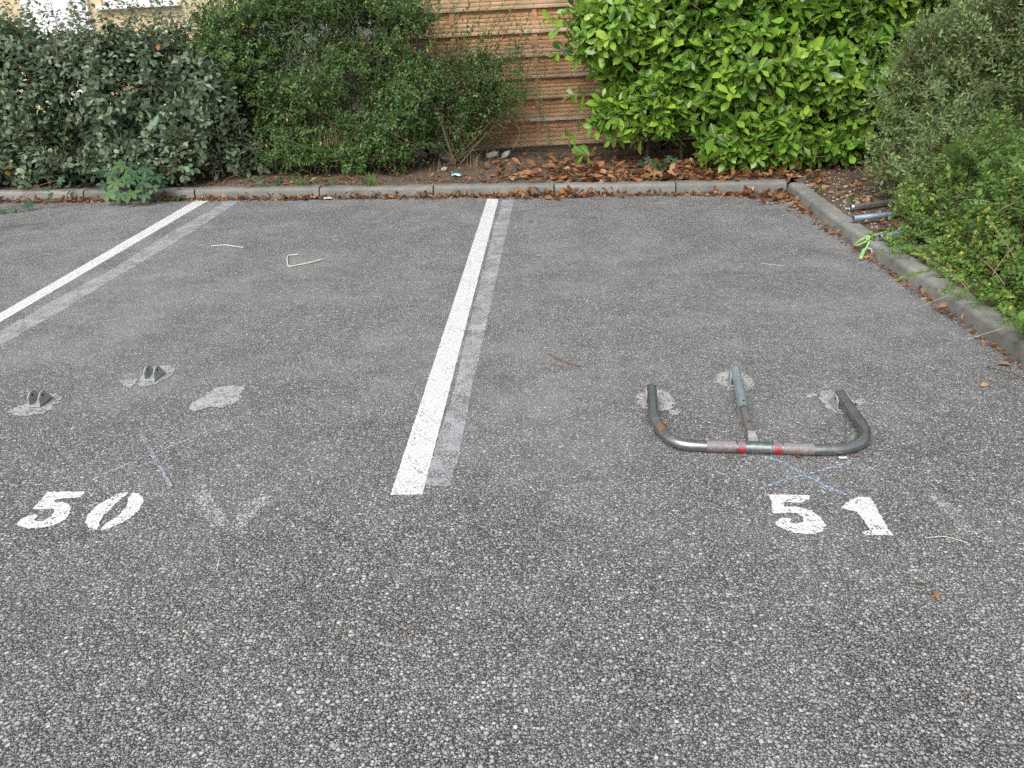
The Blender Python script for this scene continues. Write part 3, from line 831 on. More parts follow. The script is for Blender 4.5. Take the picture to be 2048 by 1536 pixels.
# ------------------------------------------------------------------ brackets and barrier
CH, CL, CWD = 0.054, 0.088, 0.046       # cheek height, length, clear width
def cheek_mesh():
    P = [(0, 0.0), (CL, 0.0), (CL, 0.006), (0.050, CH), (0.026, CH * 0.98), (0.004, 0.036)]
    th = 0.004
    V = [(x, -th / 2, z) for x, z in P] + [(x, th / 2, z) for x, z in P]
    n = len(P)
    Fc = [tuple(range(n)), tuple(reversed(range(n, 2 * n)))] + [(i, i + n, (i + 1) % n + n, (i + 1) % n) for i in range(n)]
    me = mesh('cheek', V, Fc, M['zinc'])
    bm = bmesh.new(); bm.from_mesh(me); bmesh.ops.recalc_face_normals(bm, faces=bm.faces); bm.to_mesh(me); bm.free()
    return me
CHEEK = cheek_mesh()
V_, F_ = box(-0.004, CL + 0.004, -CWD / 2 - 0.002, CWD / 2 + 0.002, 0.0, 0.005)
BASE = bevel_me(mesh('base_plate', V_, F_, M['zinc']), 0.0012, 1)
V_, F_ = tube([(0, -0.0032, 0), (0, 0.0032, 0)], 0.0055, 10)
HOLE = mesh('bolt_hole', V_, F_, M['dark_hole'], False)
V_, F_ = merge([tube([(0, 0, 0), (0, 0, 0.006)], 0.010, 6), tube([(0, 0, 0.006), (0, 0, 0.012)], 0.005, 8)])
BOLT = mesh('bolt', V_, F_, M['zinc'])
def bracket(root, deep):
    """U shaped hinge bracket; deep: bracket itself is a part, its pieces are sub-parts"""
    link('base_plate', BASE, root, (0, 0, 0.006))
    for s in (-1, 1):
        c = link('cheek', CHEEK, root, (0, s * CWD / 2, 0.008))
        if not deep: link('bolt_hole', HOLE, c, (0.034, 0, 0.037))
        else: link('bolt_hole', HOLE, root, (0.034, s * CWD / 2, 0.045))
    link('bolt', BOLT, root, (0.03, 0, 0.011))
def free_bracket(p_front, p_back, label):
    a, b = spot(*p_front), spot(*p_back)
    t = empty('hinge_bracket', (a[0], a[1], 0.0), math.atan2(b[1] - a[1], b[0] - a[0]))
    bracket(t, False); tag(t, label, 'bracket')
free_bracket((70, 816), (100, 793), 'empty galvanised U bracket in bay 50, the lower left one of two')
free_bracket((300, 764), (328, 742), 'empty galvanised U bracket in bay 50, the upper right one of two')

RB = 0.0212
hp = [(1303, 776, .055), (1305, 800, .048), (1307.5, 831, .038), (1319, 856, .030), (1336, 875, .026), (1360, 887, .0235), (1393, 891.5, RB + .001), (1459, 893.5, RB + .001), (1513, 895, RB + .001), (1570, 897, RB + .001), (1623, 899, RB + .001), (1677, 898, RB + .001), (1710, 891, .0235), (1728, 878, .026), (1730, 862, .029), (1721, 846, .034), (1699, 815, .046), (1679, 787, .055)]
HP = catmull([spot(*p) for p in hp], 8)
base = spot(1510, 895)
bar = empty('parking_barrier', (base[0], base[1], 0))
tag(bar, 'folded down steel hoop parking barrier with red reflector bands in bay 51', 'parking barrier')
off = np.array(bar.location)
def part(name, VF, mat, smooth_=True, parent=bar):
    V, Fc = VF
    me = mesh(name, [np.asarray(v) - off for v in V], Fc, mat, smooth_)
    if smooth_:
        try: me.set_sharp_from_angle(angle=R(50))
        except Exception: pass
    return link(name, me, parent)
hoop = part('hoop', tube(HP, RB, 20, True, 0.003), M['tube_steel'])
def bar_seg(px0, px1, extra):
    sel = []
    a, b = spot(px0, 894, RB)[0], spot(px1, 896, RB)[0]
    P = [p for p in HP if p[2] < 0.03]
    xs = np.array([p[0] for p in P]); P = np.array(P)
    order = np.argsort(xs); xs = xs[order]; P = P[order]
    keep = (P[:, 1] < np.median(P[:, 1]) + 0.03)
    xs, P = xs[keep], P[keep]
    for x in np.linspace(a, b, 6):
        sel.append(np.array([x, np.interp(x, xs, P[:, 1]), np.interp(x, xs, P[:, 2])]))
    return tube(sel, RB + extra, 20)
part('faded_band', bar_seg(1413, 1472, 0.0007), M['pink_band'], True, hoop)
part('red_band', bar_seg(1474.5, 1490, 0.0009), M['red_band'], True, hoop)
part('red_band', bar_seg(1545, 1562, 0.0009), M['red_band'], True, hoop)
part('faded_band', bar_seg(1563.5, 1624, 0.0007), M['pink_band'], True, hoop)
part('collar', bar_seg(1498, 1521, 0.0032), M['tube_steel'])
# rust collar where the left arm starts to bend
i0 = 20
rv, rf = tube(HP[23:30], RB + 0.0006, 20, False)
mid = np.mean(HP[23:30], axis=0)
rf = [f for f in rf if np.mean([rv[i][2] for i in f]) > mid[2] + 0.002 + 0.010 * mnoise.noise((f[0] * 0.37, f[0] * 0.11, 2.0)) and np.mean([rv[i][0] for i in f]) > mid[0] - 0.014]
part('rust_patch', (rv, rf), M['rust'], True, hoop)
sa, sb = spot(1471, 740, .058), spot(1487.5, 818, .042)
part('prop_sleeve', tube([sa, sa + (sb - sa) * .5, sb], 0.0205, 18, True, 0.003), M['prop_steel'])
ia, ib = spot(1485, 806, .043), spot(1503, 872, .034)
part('prop_tube', tube([ia, ib], 0.0155, 16), M['prop_inner'])
ic = spot(1508, 888, .040)
def lug():
    d = (ic - ib); d /= np.linalg.norm(d); sx = np.cross(d, [0, 0, 1.0]); sx /= np.linalg.norm(sx)
    up = np.cross(sx, d)
    V = []
    for tt, w, h in ((-0.012, 0.0155, 0.013), (0.012, 0.013, 0.010), (0.028, 0.017, 0.005), (0.052, 0.017, 0.005)):
        c = ib + d * tt + np.array([0, 0, 0.004])
        for a, b in ((-1, -1), (1, -1), (1, 1), (-1, 1)): V.append(c + sx * w * a + up * h * b)
    Fc = [(0, 3, 2, 1), (12, 13, 14, 15)] + [(4 * i + k, 4 * i + (k + 1) % 4, 4 * i + 4 + (k + 1) % 4, 4 * i + 4 + k) for i in range(3) for k in range(4)]
    return V, Fc
part('flattened_end', lug(), M['zinc'], False)
for (px, py, z, nm) in ((1487, 801, .064, 'adjusting_hole'), (1497, 842, .0535, 'adjusting_hole')):
    c = spot(px, py, z); d = (sb - sa) / np.linalg.norm(sb - sa)
    part(nm, tube([c - np.array([0, 0, .004]), c + np.array([0, 0, .0012])], 0.0045, 10), M['dark_hole'], False)
c = spot(1496, 858, .0495)
part('red_sticker', box(c[0] - .006, c[0] + .006, c[1] - .009, c[1] + .009, c[2] - .006, c[2] + .0008), M['rust'], False)
def arm_bracket(p_end, p_in):
    a, b = spot(*p_in), spot(*p_end)
    r = empty('hinge_bracket'); r.parent = bar
    r.location = np.array([b[0], b[1], 0]) - off
    d = b - a; L = math.hypot(d[0], d[1]); d /= L
    r.location = np.array([b[0] - d[0] * 0.062, b[1] - d[1] * 0.062, 0.0]) - off
    r.rotation_euler = (0, 0, math.atan2(d[1], d[0]))
    bracket(r, True)
arm_bracket((1303, 776, .055), (1306, 815, .04)); arm_bracket((1471, 740, .058), (1482, 790, .045)); arm_bracket((1679, 787, .055), (1697, 815, .045))

# ------------------------------------------------------------------ foliage
def leaf12(w, fold=0.18, droop=0.15, shape=(0.62, 1.0, 0.70), pet=0.06):
    """leaf along +Y, length 1, upper side +Z: 11 verts, 12 triangles; rib attribute 0 on the midrib, 1 at the edge"""
    V, rib = [(0, 0, 0)], [0]
    for t, s in zip((0.28, 0.52, 0.77), shape):
        z = -droop * t * t
        y = pet + (1 - pet) * t
        V += [(-w / 2 * s, y, z + fold * w * s * 0.5), (0, y, z), (w / 2 * s, y, z + fold * w * s * 0.5)]
        rib += [1, 0, 1]
    V.append((0, 1, -droop)); rib.append(0.0)
    T = [(0, 2, 1), (0, 3, 2), (7, 8, 10), (8, 9, 10)]
    for r in (1, 4):
        T += [(r, r + 1, r + 4), (r, r + 4, r + 3), (r + 1, r + 2, r + 5), (r + 1, r + 5, r + 4)]
    return np.array(V, float), np.array(T), np.array(rib, float)

def leaf4(w, fold=0.2, droop=0.1):
    V = [(0, 0, 0), (-w / 2, 0.48, fold * w * 0.5 - droop * .25), (0, 0.5, -droop * .25), (w / 2, 0.48, fold * w * 0.5 - droop * .25), (0, 1, -droop)]
    return np.array(V, float), np.array([(0, 2, 1), (0, 3, 2), (1, 2, 4), (2, 3, 4)]), np.array([0, 1, 0, 1, 0], float)

def unit(a): return a / (np.linalg.norm(a, axis=-1, keepdims=True) + 1e-9)

def place(tpl, P, A, N, S):
    """template instanced at P with axis A, normal N (arrays), size S"""
    V, T, rib = tpl
    A = unit(A); N = unit(N - A * (A * N).sum(-1, keepdims=True))
    X = np.cross(A, N)
    W = P[:, None, :] + S[:, None, None] * (V[None, :, 0, None] * X[:, None, :] + V[None, :, 1, None] * A[:, None, :] + V[None, :, 2, None] * N[:, None, :])
    n = len(V)
    TT = T[None] + (np.arange(len(P)) * n)[:, None, None]
    return W.reshape(-1, 3), TT.reshape(-1, 3)

def grow(P, D, L, K, size, phi=(75, 35), two_rank=False, light=0.5, droop=0.15, size_var=0.3, tip_big=False, seed=1):
    """leaves along shoots: tips P, directions D, lengths L, K leaves each"""
    r = np.random.default_rng(seed)
    n = len(P)
    D = unit(D)
    ref = np.where(np.abs(D[:, 2:3]) < 0.9, np.array([[0, 0, 1.0]]), np.array([[1.0, 0, 0]]))
    A = unit(np.cross(D, ref)); B = np.cross(D, A)
    k = np.arange(K)
    s = (k + 0.5) / K
    az0 = r.uniform(0, 6.28, n)[:, None]
    if two_rank: az = az0 + k[None] * math.pi
    else: az = az0 + k[None] * 2.4
    az = az + r.normal(0, 0.35, (n, K))
    E = np.cos(az)[..., None] * A[:, None] + np.sin(az)[..., None] * B[:, None]
    ph = np.radians(phi[0] + (phi[1] - phi[0]) * s)[None] + r.normal(0, 0.2, (n, K))
    AX = np.cos(ph)[..., None] * D[:, None] + np.sin(ph)[..., None] * E
    AX[..., 2] -= droop * r.uniform(0.3, 1.6, (n, K))
    AX = unit(AX)
    NR = D[:, None] + 0 * AX
    NR = NR + light * np.array([0.0, -0.35, 0.9]) + r.normal(0, 0.25, NR.shape)
    PP = P[:, None] - D[:, None] * (L[:, None] * (1 - s[None]))[..., None]
    SZ = size * r.uniform(1 - size_var, 1 + size_var * 0.5, (n, K))
    SZ = SZ * (0.75 + 0.35 * s if tip_big else 1.0 - 0.35 * np.clip((s - 0.6) / 0.4, 0, 1))[None]
    return PP.reshape(-1, 3), AX.reshape(-1, 3), NR.reshape(-1, 3), SZ.reshape(-1), np.repeat(np.arange(n), K), np.tile(s, n)

def lobe_shoots(lobes, n, seed, lump=0.14, lump_scale=2.2, back=0.3, gaps=(), zmin=0.1, depth=0.22, up=0.35, rnd=0.55, hole=-0.42):
    """shoot tips spread through a shell of overlapping lobes"""
    r = np.random.default_rng(seed)
    L = np.array([l[:6] for l in lobes], float)
    area = (L[:, 3] * L[:, 5] + L[:, 4] * L[:, 5] + L[:, 3] * L[:, 4])
    area = area / area.sum()
    P, D, Q = [], [], []
    tries = 0
    while len(P) < n and tries < 40 * n:
        tries += 1
        i = r.choice(len(L), p=area)
        d = r.normal(size=3); d /= np.linalg.norm(d)
        c, rad = L[i, :3], L[i, 3:]
        f = 1.0 - abs(r.normal(0, depth))
        if f < 0.25: continue
        p = c + d * rad * f
        nrm = d / rad; nrm /= np.linalg.norm(nrm)
        lp = mnoise.noise(Vector(p * lump_scale))
        p = p + nrm * lump * lp * 2.0
        if p[2] < zmin: continue
        view = CAMP - p; view /= np.linalg.norm(view)
        if nrm @ view < -0.2 and nrm[2] < 0.6 and r.random() > back: continue
        if mnoise.noise(Vector(p * 3.4 + 17)) < hole: continue
        q = ((p - L[:, :3]) / L[:, 3:]); q = (q * q).sum(1)
        q[i] = 9
        if q.min() < 0.5 and r.random() < 0.85: continue
        if any((p[0] - g[0]) ** 2 + (p[1] - g[1]) ** 2 + (p[2] - g[2]) ** 2 < g[3] ** 2 for g in gaps): continue
        dd = nrm + np.array([0, 0, up]) + r.normal(size=3) * rnd
        P.append(p); D.append(dd); Q.append(f)
    return np.array(P), unit(np.array(D)), np.array(Q)

def twig_mesh(name, P0, P1, r0, r1, mat):
    """many thin three sided twigs"""
    n = len(P0)
    d = unit(P1 - P0)
    ref = np.where(np.abs(d[:, 2:3]) < 0.9, np.array([[0, 0, 1.0]]), np.array([[1.0, 0, 0]]))
    a = unit(np.cross(d, ref)); b = np.cross(d, a)
    V = []
    for th in (0, 2.094, 4.189): V.append(P0 + r0 * (math.cos(th) * a + math.sin(th) * b))
    for th in (0, 2.094, 4.189): V.append(P1 + r1 * (math.cos(th) * a + math.sin(th) * b))
    V = np.stack(V, 1).reshape(-1, 3)
    T = np.array([(0, 1, 4), (0, 4, 3), (1, 2, 5), (1, 5, 4), (2, 0, 3), (2, 3, 5)])
    T = (T[None] + (np.arange(n) * 6)[:, None, None]).reshape(-1, 3)
    return tri_mesh(name, V, T, mat, True)

def shrub_object(name, label, cat, root, tpl, leaves, tint, mat, n_single, score_r=None, twigs=None, twig_mat=None, stems=(), stem_mat=None, group=None):
    P, A, N, S = leaves
    t = empty(name, root); tag(t, label, cat, group)
    o3 = np.array(root)
    A = unit(A); N = unit(N - A * (A * N).sum(-1, keepdims=True))
    v = CAMP - P; dist = np.linalg.norm(v, axis=1)
    w = (P - CAMP) @ F
    px = 1024 + FOCAL * 2048 * ((P - CAMP) @ RT) / w; py = 768 - FOCAL * 2048 * ((P - CAMP) @ UP) / w
    inside = (px > 4) & (px < 2044) & (py > 4)
    sc = np.abs((N * v).sum(1) / dist) * (S / dist) ** 2 * inside
    if score_r is not None: sc = sc * score_r
    idx = np.argsort(-sc)[:n_single]
    idx = idx[sc[idx] > 0]
    rest = np.ones(len(P), bool); rest[idx] = False
    V, T = place(tpl, P[rest] - o3, A[rest], N[rest], S[rest])
    nv = len(tpl[0])
    me = tri_mesh('foliage', V, T, mat, True, {'tint': np.repeat(tint[rest], nv), 'rib': np.tile(tpl[2], rest.sum())})
    tag(link('foliage', me, t), None, None, None, 'stuff')
    var = []
    for k in range(12):
        var.append(tri_mesh('leaf', tpl[0], tpl[1], mat, True, {'tint': np.full(nv, (k + 0.5) / 12), 'rib': tpl[2]}))
    X = np.cross(A, N)
    for i in idx:
        o = link('leaf', var[min(11, int(np.clip(tint[i], 0, 0.93) * 12))], t)
        m = Matrix(((X[i, 0], A[i, 0], N[i, 0], 0), (X[i, 1], A[i, 1], N[i, 1], 0), (X[i, 2], A[i, 2], N[i, 2], 0), (0, 0, 0, 1)))
        o.matrix_local = Matrix.Translation(Vector(P[i] - o3)) @ m @ Matrix.Scale(float(S[i]), 4)
    if twigs is not None:
        P0, P1, r0, r1 = twigs
        tag(link('twigs', twig_mesh('twigs', P0 - o3, P1 - o3, r0, r1, twig_mat), t), None, None, None, 'stuff')
    for st in stems:
        pts, r0, r1 = st
        pts = catmull([np.asarray(p, float) - o3 for p in pts], 4)
        V, Fc = tube(pts, list(np.linspace(r0, r1, len(pts))), 6)
        link('stem', mesh('stem', V, Fc, stem_mat or twig_mat, True), t)
    return t

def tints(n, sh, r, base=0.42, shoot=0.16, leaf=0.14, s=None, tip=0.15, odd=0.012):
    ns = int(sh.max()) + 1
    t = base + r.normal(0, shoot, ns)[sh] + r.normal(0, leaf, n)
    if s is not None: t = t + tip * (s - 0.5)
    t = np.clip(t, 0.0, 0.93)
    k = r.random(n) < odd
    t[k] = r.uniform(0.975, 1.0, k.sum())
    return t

# --- grey green hedge, left
r = np.random.default_rng(11)
lob = [(-6.0, 7.85, 0.78, 0.8, 0.62, 0.76), (-5.2, 7.80, 0.74, 0.75, 0.66, 0.80), (-4.4, 7.78, 0.78, 0.75, 0.62, 0.76), (-3.7, 7.80, 0.76, 0.7, 0.60, 0.76), (-3.1, 7.85, 0.80, 0.62, 0.55, 0.66),
       (-4.9, 7.42, 0.34, 0.6, 0.38, 0.30), (-4.0, 7.45, 0.34, 0.5, 0.38, 0.30), (-3.1, 7.40, 0.32, 0.55, 0.33, 0.28), (-2.7, 7.60, 0.80, 0.35, 0.35, 0.42), (-2.45, 7.62, 0.30, 0.26, 0.25, 0.22), (-2.6, 8.25, 0.75, 0.5, 0.35, 0.7)]
P, D, Q = lobe_shoots(lob, 6400, 12, 0.10, 2.4, 0.45, gaps=[(-3.72, 7.15, 0.50, 0.17), (-2.52, 7.35, 0.52, 0.13)], zmin=0.11, up=0.35, hole=-0.5)
L = np.full(len(P), 0.16) + r.uniform(0, 0.08, len(P))
PP, AX, NR, SZ, sh, s = grow(P, D, L, 8, 0.072, (80, 40), light=0.5, droop=0.2, seed=13)
# upright shoots over the top
nT = 280
tx = r.uniform(-6.3, -2.5, nT); ty = r.uniform(7.4, 8.2, nT)
topz = 1.50 + 0.28 * r.random(nT) ** 1.4 - 0.08 * np.clip((tx + 3.2) / 0.7, 0, 1)
P2 = np.stack([tx, ty, topz], 1); D2 = unit(np.stack([r.normal(0.0, 0.35, nT), r.normal(-0.1, 0.25, nT), np.ones(nT)], 1)); L2 = r.uniform(0.3, 0.5, nT)
a2 = grow(P2, D2, L2, 13, 0.060, (70, 45), light=0.3, droop=0.25, seed=14)
n1 = len(PP)
PP, AX, NR, SZ = [np.concatenate(z) for z in zip((PP, AX, NR, SZ), a2[:4])]
sh = np.concatenate([sh, a2[4] + sh.max() + 1]); s = np.concatenate([s, a2[5]])
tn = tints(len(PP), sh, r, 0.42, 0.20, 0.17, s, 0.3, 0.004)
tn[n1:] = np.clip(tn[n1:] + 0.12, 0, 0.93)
sr = np.concatenate([np.repeat((Q > 0.88).astype(float), 8), np.full(len(a2[0]), 0.3)])
P0 = np.concatenate([P - D * L[:, None] * 1.4, P2 - D2 * L2[:, None]]); P1 = np.concatenate([P, P2])
stems = [([(x, 7.85, 0.05), (x + 0.05, 7.8, 0.5), (x + r.uniform(-.15, .15), 7.75, 1.2)], 0.018, 0.005) for x in np.arange(-6.1, -2.6, 0.42)]
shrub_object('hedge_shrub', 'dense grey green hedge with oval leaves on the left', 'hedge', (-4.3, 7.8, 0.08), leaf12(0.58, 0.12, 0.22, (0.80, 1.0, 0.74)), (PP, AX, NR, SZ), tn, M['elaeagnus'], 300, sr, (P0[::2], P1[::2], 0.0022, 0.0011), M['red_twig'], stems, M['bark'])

# --- small leaved bush, middle
r = np.random.default_rng(21)
lob = [(-2.15, 7.95, 1.10, 0.55, 0.50, 0.62), (-1.65, 7.95, 0.95, 0.60, 0.50, 0.68), (-1.15, 8.02, 0.80, 0.55, 0.45, 0.58), (-0.60, 8.15, 0.72, 0.52, 0.42, 0.45), (-0.15, 8.25, 0.82, 0.30, 0.30, 0.34),
       (-1.95, 7.72, 0.45, 0.42, 0.33, 0.36), (-1.35, 7.72, 0.42, 0.50, 0.33, 0.32), (-1.7, 8.0, 1.55, 0.7, 0.45, 0.35), (-1.0, 8.1, 1.45, 0.45, 0.35, 0.30), (-2.35, 7.9, 1.42, 0.40, 0.42, 0.32), (-2.05, 7.50, 0.30, 0.36, 0.20, 0.22), (-1.55, 7.50, 0.30, 0.36, 0.20, 0.22), (-1.1, 7.55, 0.30, 0.30, 0.20, 0.22), (-2.55, 7.75, 1.1, 0.35, 0.35, 0.4), (-0.9, 7.75, 0.75, 0.4, 0.3, 0.4)]
P, D, Q = lobe_shoots(lob, 7200, 22, 0.14, 2.8, 0.4, gaps=[(-1.78, 7.65, 1.12, 0.17), (-1.55, 7.65, 1.05, 0.14), (-1.42, 7.38, 0.52, 0.13), (-2.3, 7.5, 0.42, 0.16), (-1.1, 7.6, 0.62, 0.10)], zmin=0.12, depth=0.26, up=0.25, rnd=0.75, hole=-0.42)
thin = (P[:, 0] > -0.75) & (r.random(len(P)) < 0.5)          # the right end is thin: bare stems and the fence show through
P, D, Q = P[~thin], D[~thin], Q[~thin]
L = r.uniform(0.10, 0.26, len(P))
PP, AX, NR, SZ, sh, s = grow(P, D, L, 11, 0.042, (70, 40), light=0.55, droop=0.05, seed=23)
# long arching sprays reaching out to the right and over the fence
nT = 150
tx = np.where(r.random(nT) < 0.5, r.uniform(-2.5, 0.3, nT), r.uniform(-0.95, 0.32, nT)); 
tz = np.where(tx < -0.9, r.uniform(1.5, 1.9, nT), r.uniform(0.75, 1.62, nT))
P2 = np.stack([tx, r.uniform(7.85, 8.45, nT), tz], 1); D2 = unit(np.stack([r.normal(0.25, 0.4, nT), r.normal(-0.1, 0.2, nT), np.full(nT, 1.0)], 1)); L2 = r.uniform(0.35, 0.75, nT)
tipp = np.array([at_depth(px, py, yy) for px, py, yy in ((905, 5, 8.2), (925, 20, 8.25), (960, 0, 8.3), (985, 15, 8.2), (1000, 40, 8.3), (1005, 5, 8.3), (870, 30, 8.2), (940, 60, 8.2), (975, 75, 8.3), (1000, 110, 8.3), (1012, 130, 8.35), (985, 150, 8.3), (1018, 165, 8.35), (860, 60, 8.2), (990, 190, 8.3), (915, 40, 8.2), (950, 30, 8.25), (970, 45, 8.25), (850, 10, 8.2), (890, 70, 8.2))])
P2 = np.concatenate([P2, tipp]); D2 = np.concatenate([D2, unit(tipp - np.array([-0.45, 8.1, 0.3]) + r.normal(0, 0.12, tipp.shape))]); L2 = np.concatenate([L2, r.uniform(0.45, 0.75, len(tipp))])
a2 = grow(P2, D2, L2, 26, 0.047, (65, 45), light=0.4, droop=0.05, seed=24)
PP, AX, NR, SZ = [np.concatenate(z) for z in zip((PP, AX, NR, SZ), a2[:4])]
sh = np.concatenate([sh, a2[4] + sh.max() + 1]); s = np.concatenate([s, a2[5]])
tn = tints(len(PP), sh, r, 0.46, 0.17, 0.14, s, 0.2, 0.012)
sr = np.concatenate([np.repeat((Q > 0.9).astype(float), 11), np.full(len(a2[0]), 0.5)])
P0 = np.concatenate([P - D * L[:, None] * 1.5, P2 - D2 * L2[:, None]]); P1 = np.concatenate([P, P2])
stems = []
root = np.array([-0.52, 8.0, 0.08])
for (px, py, yy) in ((878, 238, 7.75), (905, 250, 7.95), (930, 235, 8.1), (955, 240, 8.2), (985, 262, 8.2), (1010, 235, 8.3), (940, 180, 8.3), (1060, 168, 8.35), (850, 225, 7.9), (820, 250, 7.9)):
    e = at_depth(px, py, yy); b = root + np.array([r.uniform(-.12, .12), r.uniform(-.08, .12), 0])
    stems.append(([b, b + (e - b) * 0.5 + np.array([r.uniform(-.05, .05), 0, r.uniform(0.0, 0.08)]), e], 0.009, 0.004))
for bow in (((840, 175), (895, 150), (975, 118)), ((985, 255), (1010, 215), (1042, 182)), ((1025, 300), (1040, 262), (1012, 238)), ((930, 300), (960, 225), (1005, 180)), ((905, 200), (990, 110), (1012, 40))):
    stems.append(([at_depth(px, py, 8.22) for px, py in bow], 0.0055, 0.003))
e = at_depth(880, 240, 7.75); stems.append(([np.array([-0.50, 7.9, 0.08]), e], 0.014, 0.009))
for x in (-2.2, -1.9, -1.6, -1.3, -1.0):
    for k in range(3):
        stems.append(([(x + r.uniform(-.1, .1), 7.95, 0.05), (x + r.uniform(-.15, .15), 7.95, 0.6), (x + r.uniform(-.35, .35), 7.9, 1.35)], 0.013, 0.004))
shrub_object('privet_bush', 'loose dark bush with tiny leaves and yellow specks in the middle', 'bush', (-1.3, 7.95, 0.08), leaf4(0.48), (PP, AX, NR, SZ), tn, M['privet'], 300, sr, (np.concatenate([P0[:len(P):2], P0[len(P):]]), np.concatenate([P1[:len(P):2], P1[len(P):]]), 0.0022, 0.0010), M['bark'], stems, M['pale_bark'])

# --- cherry laurel, right of the fence gap
r = np.random.default_rng(31)
lob = [(1.02, 8.0, 1.25, 0.40, 0.42, 0.50), (1.10, 8.05, 1.55, 0.50, 0.5, 0.55), (1.55, 7.95, 1.0, 0.62, 0.55, 0.65), (2.2, 7.80, 0.95, 0.72, 0.62, 0.78), (2.95, 7.75, 0.85, 0.75, 0.62, 0.80), (2.0, 7.9, 1.75, 0.85, 0.55, 0.5), (3.1, 7.85, 1.65, 0.85, 0.55, 0.55),
       (2.15, 7.42, 0.36, 0.42, 0.34, 0.30), (2.75, 7.52, 0.40, 0.55, 0.36, 0.32), (1.25, 7.85, 0.62, 0.45, 0.36, 0.30), (3.8, 8.0, 1.1, 0.6, 0.5, 0.8), (4.6, 8.1, 1.1, 0.6, 0.5, 0.9)]
P, D, Q = lobe_shoots(lob, 3000, 32, 0.12, 2.6, 0.35, gaps=[(1.12, 7.75, 1.02, 0.16), (3.35, 7.3, 1.22, 0.10)], zmin=0.13, depth=0.24, up=0.30, rnd=0.5, hole=-0.46)
keep = ~((P[:, 0] < 1.75) & (P[:, 2] < 0.42)) & ~((P[:, 0] < 0.58) )
P, D, Q = P[keep], D[keep], Q[keep]
# drooping sprays at the left end
sp = np.array([at_depth(*q) for q in ((1160, 310, 7.75), (1130, 270, 7.85), (1175, 250, 7.75), (1200, 235, 7.7), (1090, 40, 8.0), (1105, 60, 7.9), (1120, 25, 8.0), (1150, 120, 7.9), (1110, 110, 8.05), (1140, 190, 7.95), (1220, 280, 7.7), (1260, 285, 7.65))])
P = np.concatenate([P, sp]); D = np.concatenate([D, unit(np.tile([[-0.7, -0.4, -0.15]], (len(sp), 1)) + r.normal(0, 0.3, (len(sp), 3)))]); Q = np.concatenate([Q, np.ones(len(sp))])
L = r.uniform(0.12, 0.22, len(P))
PP, AX, NR, SZ, sh, s = grow(P, D, L, 7, 0.140, (80, 38), light=0.55, droop=0.18, size_var=0.35, seed=33)
tn = tints(len(PP), sh, r, 0.42, 0.16, 0.15, s, 0.32, 0.004)
sr = np.repeat((Q > 0.88).astype(float), 7)
stems = [([(x, 8.0, 0.05), (x + r.uniform(-.1, .1), 7.95, 0.6), (x + r.uniform(-.3, .3), 7.9, 1.5)], 0.022, 0.006) for x in (1.35, 1.7, 2.0, 2.3, 2.6, 2.9, 3.3)]
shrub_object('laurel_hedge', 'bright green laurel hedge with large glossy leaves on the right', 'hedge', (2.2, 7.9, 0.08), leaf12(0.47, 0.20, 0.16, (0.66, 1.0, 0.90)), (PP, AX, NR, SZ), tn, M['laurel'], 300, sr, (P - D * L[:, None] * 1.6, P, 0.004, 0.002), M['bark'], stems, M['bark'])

# --- narrow leaved shrub, right side bed
r = np.random.default_rng(41)
lob = [(3.40, 6.40, 0.80, 0.62, 0.6, 0.72), (3.10, 6.0, 0.36, 0.42, 0.45, 0.26), (3.05, 5.55, 0.34, 0.36, 0.35, 0.22), (3.75, 6.55, 1.05, 0.70, 0.75, 0.85), (4.0, 5.8, 1.05, 0.80, 0.8, 0.90), (3.45, 6.25, 0.55, 0.55, 0.55, 0.45), (4.4, 5.2, 1.2, 0.8, 0.7, 0.9), (3.55, 5.55, 0.5, 0.5, 0.5, 0.42), (3.95, 6.2, 1.55, 0.55, 0.6, 0.45)]
P, D, Q = lobe_shoots(lob, 6000, 42, 0.22, 2.4, 0.4, gaps=[(3.35, 5.1, 0.85, 0.20)], zmin=0.16, depth=0.26, up=0.45, rnd=0.5, hole=-0.34)
L = r.uniform(0.14, 0.30, len(P))
PP, AX, NR, SZ, sh, s = grow(P, D, L, 13, 0.050, (65, 40), light=0.45, droop=0.0, seed=43)
tn = tints(len(PP), sh, r, 0.44, 0.17, 0.13, s, 0.25, 0.012)
stems = [([(x, y, 0.08), (x + r.uniform(-.2, .2), y + r.uniform(-.2, .2), 0.7), (x + r.uniform(-.4, .4), y + r.uniform(-.4, .4), 1.5)], 0.016, 0.004) for x, y in ((3.6, 6.4), (3.8, 6.2), (4.0, 5.9), (4.2, 5.5), (3.6, 5.8), (3.9, 6.5))]
shrub_object('flowering_shrub', 'tall loose shrub with narrow dull green leaves at the right edge', 'shrub', (3.9, 6.0, 0.08), leaf4(0.38, 0.25, 0.12), (PP, AX, NR, SZ), tn, M['abelia'], 300, np.repeat((Q > 0.9).astype(float), 13), ((P - D * L[:, None] * 1.5)[::2], P[::2], 0.0018, 0.0008), M['red_twig'], stems, M['bark'])

